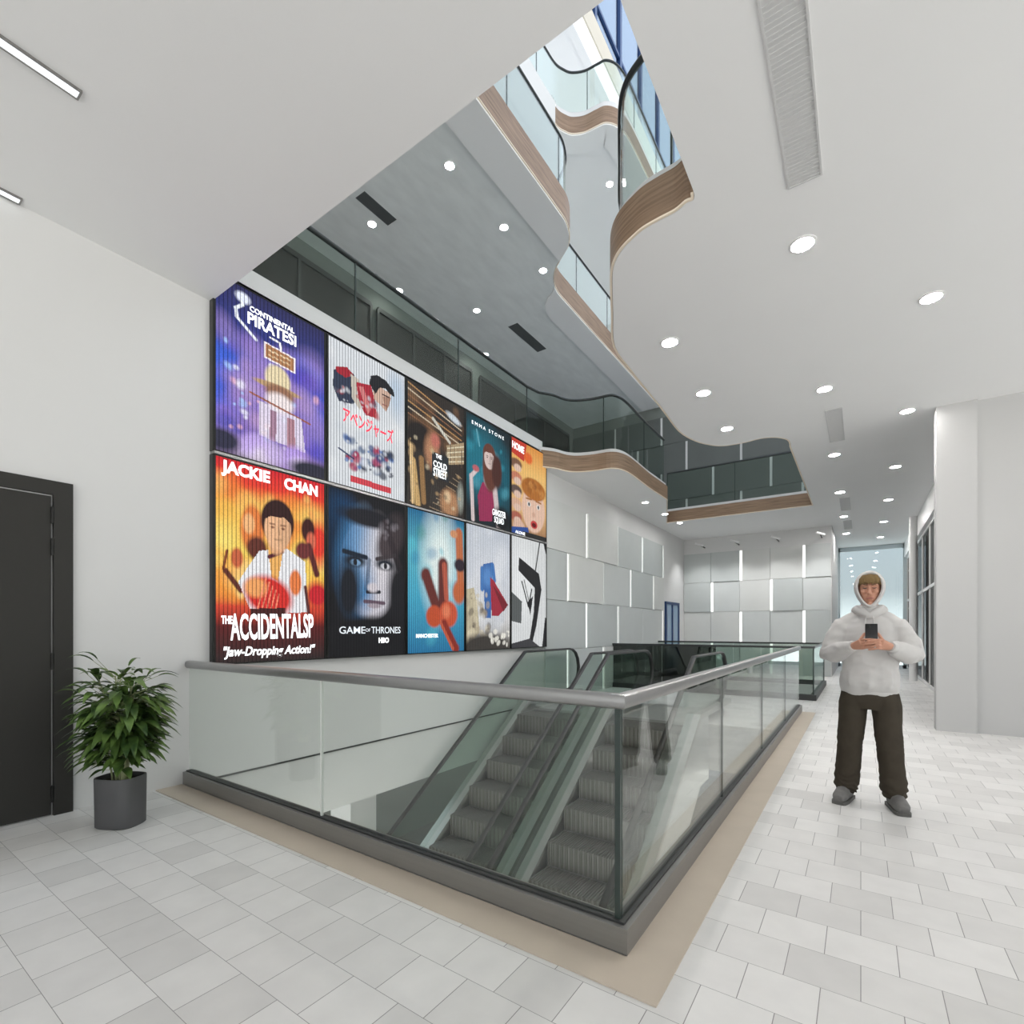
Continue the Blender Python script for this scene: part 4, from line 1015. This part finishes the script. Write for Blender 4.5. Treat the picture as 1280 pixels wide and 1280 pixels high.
def bake(name, bm, m, parent, voxel, it=6, disp=None, sfac=.5):
    me = bpy.data.meshes.new('t'); bmesh.ops.recalc_face_normals(bm, faces=bm.faces); bm.to_mesh(me); bm.free()
    o = bpy.data.objects.new('t', me); COL.objects.link(o)
    md = o.modifiers.new('r', 'REMESH'); md.mode = 'VOXEL'; md.voxel_size = voxel; md.use_smooth_shade = True
    if it: s = o.modifiers.new('s', 'SMOOTH'); s.iterations = it; s.factor = sfac
    dg = bpy.context.evaluated_depsgraph_get(); dg.update()
    r = bpy.data.meshes.new_from_object(o.evaluated_get(dg)); bpy.data.objects.remove(o); r.name = name
    if disp:
        nn = [v.normal.copy() for v in r.vertices]
        for v, n in zip(r.vertices, nn): v.co += n * disp(v.co)
    for p in r.polygons: p.use_smooth = True
    r.materials.clear(); r.materials.append(m)
    q = bpy.data.objects.new(name, r); link(q, parent); return q

MX, MY = .055, 4.80
def Pm(x, y, z): return Vector((MX + x, MY + y, z))      # person space: front is -y
man = thing('person', 'person in a white hooded sweatshirt and olive trousers, standing and looking at a phone', 'person', (MX, MY, 0))
# joints
SH = [Pm(-.172, .0, 1.372), Pm(.172, .0, 1.372)]; EL = [Pm(-.255, -.02, 1.165), Pm(.265, -.02, 1.165)]; WR = [Pm(-.105, -.255, 1.225), Pm(.125, -.255, 1.225)]
HP = [Pm(-.095, 0, .86), Pm(.095, 0, .86)]; KN = [Pm(-.125, -.02, .47), Pm(.125, -.035, .47)]; AN = [Pm(-.150, .02, .09), Pm(.155, -.01, .09)]

hd = BM()   # body: one continuous surface after remeshing
HC = Pm(0, -.045, 1.665)
ellip(hd, HC + Vector((0, .012, .015)), (.074, .094, .098), 28)
loft(hd, [HC + Vector((0, -.028, .02)), HC + Vector((0, -.036, -.04)), HC + Vector((0, -.042, -.09)), HC + Vector((0, -.046, -.128))], [(.066, .06), (.064, .056), (.052, .046), (.028, .024)], seg=20)
loft(hd, [HC + Vector((0, -.096, .012)), HC + Vector((0, -.113, -.022)), HC + Vector((0, -.124, -.040)), HC + Vector((0, -.104, -.052))], [(.007, .008), (.010, .010), (.014, .012), (.016, .008)], seg=10)
for s in (-1, 1):
    ellip(hd, HC + Vector((s * .034, -.079, -.026)), (.024, .018, .018), 12)
    ellip(hd, HC + Vector((s * .073, .012, -.01)), (.010, .02, .032), 12)
    ellip(hd, HC + Vector((s * .030, -.086, .022)), (.026, .012, .008), 12)
    ellip(hd, HC + Vector((s * .029, -.080, .002)), (.015, .012, .010), 12)
ellip(hd, HC + Vector((0, -.092, -.074)), (.024, .011, .007), 12); ellip(hd, HC + Vector((0, -.090, -.084)), (.021, .012, .007), 12); ellip(hd, HC + Vector((0, -.082, -.118)), (.022, .016, .015), 12)
loft(hd, [Pm(0, .01, 1.38), Pm(0, 0, 1.47), Pm(0, -.03, 1.60)], [.062, .055, .054], seg=18)
loft(hd, [Pm(0, 0, .80), Pm(0, 0, .95), Pm(0, 0, 1.1), Pm(0, 0, 1.3), Pm(0, .01, 1.42), Pm(0, .01, 1.46)], [(.13, .09), (.12, .085), (.125, .09), (.15, .10), (.14, .075), (.06, .05)], seg=20)
for i, s in ((0, -1), (1, 1)):
    loft(hd, [SH[i] + Vector((-s * .03, 0, 0)), SH[i], SH[i].lerp(EL[i], .5), EL[i], EL[i].lerp(WR[i], .5), WR[i]], [.045, .05, .044, .038, .034, .025], seg=14)
    loft(hd, [HP[i], HP[i].lerp(KN[i], .5), KN[i], KN[i].lerp(AN[i], .4), AN[i], AN[i] + Vector((0, 0, -.05))], [.075, .07, .052, .05, .036, .036], seg=14)
    loft(hd, [AN[i] + Vector((0, .04, -.04)), AN[i] + Vector((s * .01, -.06, -.055)), AN[i] + Vector((s * .02, -.15, -.066))], [.03, .034, .022], seg=10)
    # palm, from the wrist towards the phone
    c = Pm(s * .052 + .008, -.325, 1.243)
    loft(hd, [WR[i], WR[i].lerp(c, .35), WR[i].lerp(c, .75), c], [(.022, .026), (.026, .032), (.019, .040), (.015, .040)], side=(0, 1, .2), seg=14)
    for k in range(4):
        z = 1.275 - k * .0205; ln = (.068, .078, .074, .058)[k]
        y0 = -.332 - (.020 if s > 0 else 0.); b0 = Pm(s * .058 + .008, -.326, z); b1 = Pm(s * .042 + .008, y0 - .008, z + .004); b2 = Pm(s * (.042 - ln * .55) + .008, y0 - .012, z + .006 - (.010 if s > 0 else 0)); b3 = Pm(s * (.042 - ln) + .008, y0 - .004, z + .004 - (.013 if s > 0 else 0))
        loft(hd, [b0, b1, b2, b3], [.0084, .0081, .0074, .0060], seg=10); ellip(hd, b3, (.0060, .0060, .0060), 8)
    loft(hd, [WR[i].lerp(c, .5) + Vector((0, .012, .012)), Pm(s * .060 + .008, -.292, 1.282), Pm(s * .042 + .008, -.281, 1.318), Pm(s * .022 + .008, -.283, 1.332)], [.015, .0125, .0105, .0085], seg=10)
body = bake('body', hd, M_['skin'], man, .0038, 3)
# face details
def small(name, bm, m): return obj(name, bm, m, man, True, 60)
for s in (-1, 1):
    b = BM(); loft(b, [HC + Vector((s * .012, -.099, .021)), HC + Vector((s * .030, -.0985, .0275)), HC + Vector((s * .050, -.085, .022))], [(.003, .0045), (.003, .0055), (.002, .003)], side=(0, 1, 0), seg=8); small('eyebrow', b, M_['brow'])
    b = BM(); loft(b, [HC + Vector((s * .016, -.0935, .000)), HC + Vector((s * .029, -.0955, -.0035)), HC + Vector((s * .043, -.088, -.0005))], [(.0018, .0018), (.0025, .0035), (.0018, .0018)], side=(0, 1, 0), seg=8); small('eyelid', b, M_['lash'])
b = BM(); loft(b, [HC + Vector((-.024, -.096, -.079)), HC + Vector((0, -.1045, -.0775)), HC + Vector((.024, -.096, -.079))], [(.002, .003), (.003, .006), (.002, .003)], side=(0, 1, 0), seg=8); small('lips', b, M_['lip'])
# hair: cap with a fringe
hb = BM()
ellip(hb, HC + Vector((0, .002, .026)), (.0775, .097, .094), 40)
bmesh.ops.delete(hb, geom=[v for v in hb.verts if v.co.z < HC.z + .044 and v.co.y < HC.y - .015], context='VERTS')
for k in range(17):
    x = -.070 + .00875 * k
    yf = -.095 * math.sqrt(max(.05, 1 - (x / .0775) ** 2))
    loft(hb, [HC + Vector((x * .8, yf * .72, .094)), HC + Vector((x * .97, yf * .98, .066)), HC + Vector((x, yf * 1.01, .034 + .006 * math.sin(k * 2.3) - abs(x) * .12))], [.012, .011, .004], seg=7)
obj('hair', hb, M_['hair'], man, True, 60)

# sweatshirt
def fold(sc, amp, zs=1.):
    return lambda c: amp * (noise.noise(Vector((c.x * sc, c.y * sc, c.z * sc * zs))) + .5 * noise.noise(Vector((c.x * sc * 2.3 + 5, c.y * sc * 2.3, c.z * sc * 2.3 * zs))))
hb = BM()
loft(hb, [Pm(0, 0, .865), Pm(0, -.002, .90), Pm(0, -.008, .96), Pm(0, -.01, 1.08), Pm(0, -.006, 1.22), Pm(0, 0, 1.34), Pm(0, .005, 1.415), Pm(0, .008, 1.455), Pm(0, .005, 1.49)],
     [(.178, .120), (.190, .132), (.192, .145), (.182, .142), (.184, .140), (.186, .126), (.145, .105), (.09, .085), (.07, .07)], seg=32, power=2.3)
for i, s in ((0, -1), (1, 1)):
    loft(hb, [SH[i] + Vector((-s * .07, 0, .0)), SH[i] + Vector((s * .005, 0, -.002)), SH[i].lerp(EL[i], .35), SH[i].lerp(EL[i], .75), EL[i] + Vector((s * .004, .015, -.008)), EL[i].lerp(WR[i], .22) + Vector((0, 0, -.012)), EL[i].lerp(WR[i], .6), EL[i].lerp(WR[i], .86), EL[i].lerp(WR[i], .96)],
         [.066, .074, .080, .078, .077, .073, .064, .052, .040], seg=20)
    ellip(hb, SH[i] + Vector((-s * .012, 0, -.02)), (.080, .080, .078), 18)
    loft(hb, [Pm(s * .03, .005, 1.465), Pm(s * .09, .004, 1.425), SH[i] + Vector((-s * .01, 0, .005))], [.06, .066, .066], seg=16)
# kangaroo pocket
loft(hb, [Pm(-.13, -.104, .975), Pm(0, -.134, .985), Pm(.13, -.104, .975)], [(.026, .07), (.027, .088), (.026, .07)], side=(0, 1, 0), seg=16, power=3)
hs = bake('sweatshirt', hb, M_['hoodie'], man, .0075, 5, lambda c: fold(6, .011)(c) - .012 * abs(noise.noise(Vector((c.x * 8 + c.z * 6, c.y * 8, c.z * 14 - c.x * 5)))) + .003)
b = BM(); loft(b, [Pm(0, 0, .840), Pm(0, 0, .85), Pm(0, 0, .875), Pm(0, 0, .89)], [(.172, .115), (.178, .121), (.183, .126), (.180, .122)], seg=40, power=2.3)
obj('hem_band', b, M_['hoodie'], hs, True)
for i in (0, 1):
    a, c = EL[i].lerp(WR[i], .90), EL[i].lerp(WR[i], 1.04)
    b = loft(BM(), [a, a.lerp(c, .3), a.lerp(c, .8), c], [.042, .043, .039, .035], seg=18); obj('cuff', b, M_['hoodie'], hs, True)
# hood: open shell round the head
b = BM(); n = 26; R = []
for j, (yo, sx, sz, zo) in enumerate(((-.062, .077, .104, -.006), (-.076, .085, .112, -.005), (-.052, .092, .119, -.004), (0, .096, .122, -.004), (.05, .090, .115, -.008), (.10, .07, .09, -.02), (.125, .04, .05, -.03))):
    ring = []
    for k in range(n):
        a = 2 * PI * k / n; x = math.sin(a) * sx; z = math.cos(a) * sz
        if z < 0: z *= 1.32; x *= (1 - .34 * (-z / (sz * 1.32)) ** 1.5)
        yy_ = yo + (.030 * (-z / sz) if z < 0 and j < 3 else 0) * -.6 + (.02 * max(0, z / sz) if j < 3 else 0)
        ring.append(b.verts.new(HC + Vector((x, yy_, z + zo + .014))))
    R.append(ring)
for A, B in zip(R, R[1:]):
    for k in range(n): b.faces.new((A[k], A[(k + 1) % n], B[(k + 1) % n], B[k]))
b.faces.new(R[-1])
ho = obj('hood', b, M_['hoodie'], hs, True, 60)
md = ho.modifiers.new('s', 'SOLIDIFY'); md.thickness = .008; md.offset = 1
md = ho.modifiers.new('u', 'SUBSURF'); md.levels = 1; md.render_levels = 1
b = loft(BM(), [Pm(0, .0, 1.43), Pm(0, -.012, 1.475), Pm(0, -.026, 1.512), Pm(0, -.032, 1.54)], [(.095, .09), (.088, .092), (.076, .084), (.062, .066)], seg=24)
obj('hood_neck', b, M_['hoodie'], hs, True, 60)
# hood collar folds and drawstrings
b = BM(); loft(b, [Pm(-.085, .05, 1.50), Pm(-.075, -.05, 1.505), Pm(-.03, -.105, 1.475), Pm(0, -.118, 1.455), Pm(.03, -.105, 1.475), Pm(.075, -.05, 1.505), Pm(.085, .05, 1.50)], [.035, .036, .03, .024, .03, .036, .035], seg=12)
obj('hood_collar', b, M_['hoodie'], hs, True, 60)
for s in (-1, 1):
    b = BM(); loft(b, [Pm(s * .022, -.132, 1.455), Pm(s * .026, -.143, 1.40), Pm(s * .024, -.146, 1.34)], [.004, .0035, .0035], seg=6); obj('drawstring', b, M_['hoodie'], hs, True)

# trousers
tb = BM()
loft(tb, [Pm(0, .005, .74), Pm(0, .005, .80), Pm(0, 0, .86), Pm(0, 0, .90)], [(.150, .115), (.178, .128), (.172, .122), (.160, .112)], seg=28, power=2.3)
for i, s in ((0, -1), (1, 1)):
    A, K, N = HP[i], KN[i], AN[i]
    loft(tb, [A + Vector((0, 0, 0)), A.lerp(K, .22) + Vector((s * .004, 0, 0)), A.lerp(K, .6), K, K.lerp(N, .35), K.lerp(N, .7) + Vector((0, .005, 0)), K.lerp(N, .88), K.lerp(N, .97), N + Vector((0, .0, -.012))],
         [(.090, .105), (.097, .110), (.092, .098), (.086, .090), (.084, .087), (.083, .085), (.084, .086), (.078, .085), (.066, .078)], seg=20)
def tfold(c):
    low = max(0, min(1, (.34 - c.z) / .2)); k = max(0, 1 - abs(c.z - .48) / .12)
    return fold(8, .006)(c) + (low * .0045 + k * .002) * math.sin(c.z * 120 + c.x * 25 + 16 * noise.noise(Vector((c.x * 9, c.y * 9, c.z * 4)))) + low * fold(14, .007, 2)(c)
bake('trousers', tb, M_['trous'], man, .0075, 3, tfold)
# shoes
for i, s in ((0, -1), (1, 1)):
    a = AN[i]; ax = Vector((s * .26, -1, 0)).normalized()
    sh = BM()
    base = Vector((a.x, a.y, 0))
    q = [base - ax * .075, base - ax * .04, base + ax * .03, base + ax * .10, base + ax * .165, base + ax * .20]
    hgt = [.055, .066, .066, .056, .044, .032]; wid = [.034, .042, .045, .050, .048, .032]
    loft(sh, [p + Vector((0, 0, h * .9 + .012)) for p, h in zip(q, hgt)], [(w, h) for w, h in zip(wid, [x * .95 for x in hgt])], side=(1, 0, 0), seg=18, power=2.4)
    loft(sh, [base + Vector((0, .01, .05)), base + Vector((0, .01, .13))], [(.05, .058), (.048, .056)], seg=16)
    so = bake('shoe', sh, M_['shoe'], man, .006, 3)
    # sole
    bm2 = BM(); L = []; nrm = Vector((ax.y, -ax.x, 0))
    for p, w in zip(q, wid): L.append(p + nrm * (w + .002))
    for p, w in zip(reversed(q), reversed(wid)): L.append(p - nrm * (w + .002))
    L = [Vector((p.x, p.y)) for p in L]
    prism(bm2, [(p.x, p.y) for p in catmull(L, 3, True)], 'z', .0, .026); obj('sole', bm2, M_['sole'], so)
    bm2 = BM()
    for k in range(4):
        c = base + ax * (.045 + .024 * k); zt = .124 - .011 * k
        loft(bm2, [c - nrm * .022 + Vector((0, 0, zt)), c + Vector((0, 0, zt + .006)), c + nrm * .022 + Vector((0, 0, zt))], [.0035] * 3, seg=6)
    obj('laces', bm2, M_['vent'], so, True)

# the phone, held upright in both hands
ph = thing('smartphone', 'black smartphone held in both hands by the person', 'phone', tuple(Pm(.008, -.305, 1.24)))
rot = Matrix.Translation(Pm(.008, -.305, 1.318)) @ Matrix.Rotation(math.radians(-14), 4, 'X')
def prot(bm): bmesh.ops.transform(bm, matrix=rot, verts=bm.verts); return bm
obj('case', prot(boxbm(-.0375, .0375, -.0045, .0045, -.077, .077, bev=.004)), M_['phone'], ph, True)
obj('screen', prot(boxbm(-.034, .034, .0046, .0052, -.073, .073)), emit('phone_screen', (.5, .55, .6), .6), ph)
b = BM(); box(b, -.033, -.008, -.0068, -.0046, .042, .072, bev=.0008)
for x, z in ((-.027, .065), (-.027, .050), (-.015, .057)): ellip(b, (x, -.007, z), (.005, .0015, .005), 12)
obj('camera_bump', prot(b), M_['hinge'], ph, True)

# ------------------------------------------------------------------ daylight
w = bpy.data.worlds.new('world'); SC.world = w; w.use_nodes = True; t = w.node_tree
bg = t.nodes['Background']
tc = t.nodes.new('ShaderNodeTexCoord'); sx = t.nodes.new('ShaderNodeSeparateXYZ'); cr = t.nodes.new('ShaderNodeValToRGB')
mr = t.nodes.new('ShaderNodeMapRange'); mr.inputs['From Min'].default_value = -1; mr.inputs['From Max'].default_value = 1
lnk(t, tc.outputs['Generated'], sx.inputs[0]); lnk(t, sx.outputs[2], mr.inputs[0]); lnk(t, mr.outputs[0], cr.inputs[0])
e = cr.color_ramp.elements; e[0].position = 0; e[0].color = (1.22, 1.18, 1.12, 1); e[1].position = 1; e[1].color = (.50, .59, .72, 1)
x = e.new(.48); x.color = (1.22, 1.18, 1.12, 1); x = e.new(.53); x.color = (.44, .44, .435, 1)
lnk(t, cr.outputs[0], bg.inputs[0]); bg.inputs[1].default_value = 2.8
for m in bpy.data.materials:      # the many dim screen faces are found by bounces, the lamps by direct sampling
    if m.name.startswith(('screen_', 'lettering_', 'phone_screen', 'linear_diffuser')): m.cycles.emission_sampling = 'NONE'
for o in bpy.data.objects:
    if '_at' in o.keys(): del o['_at']
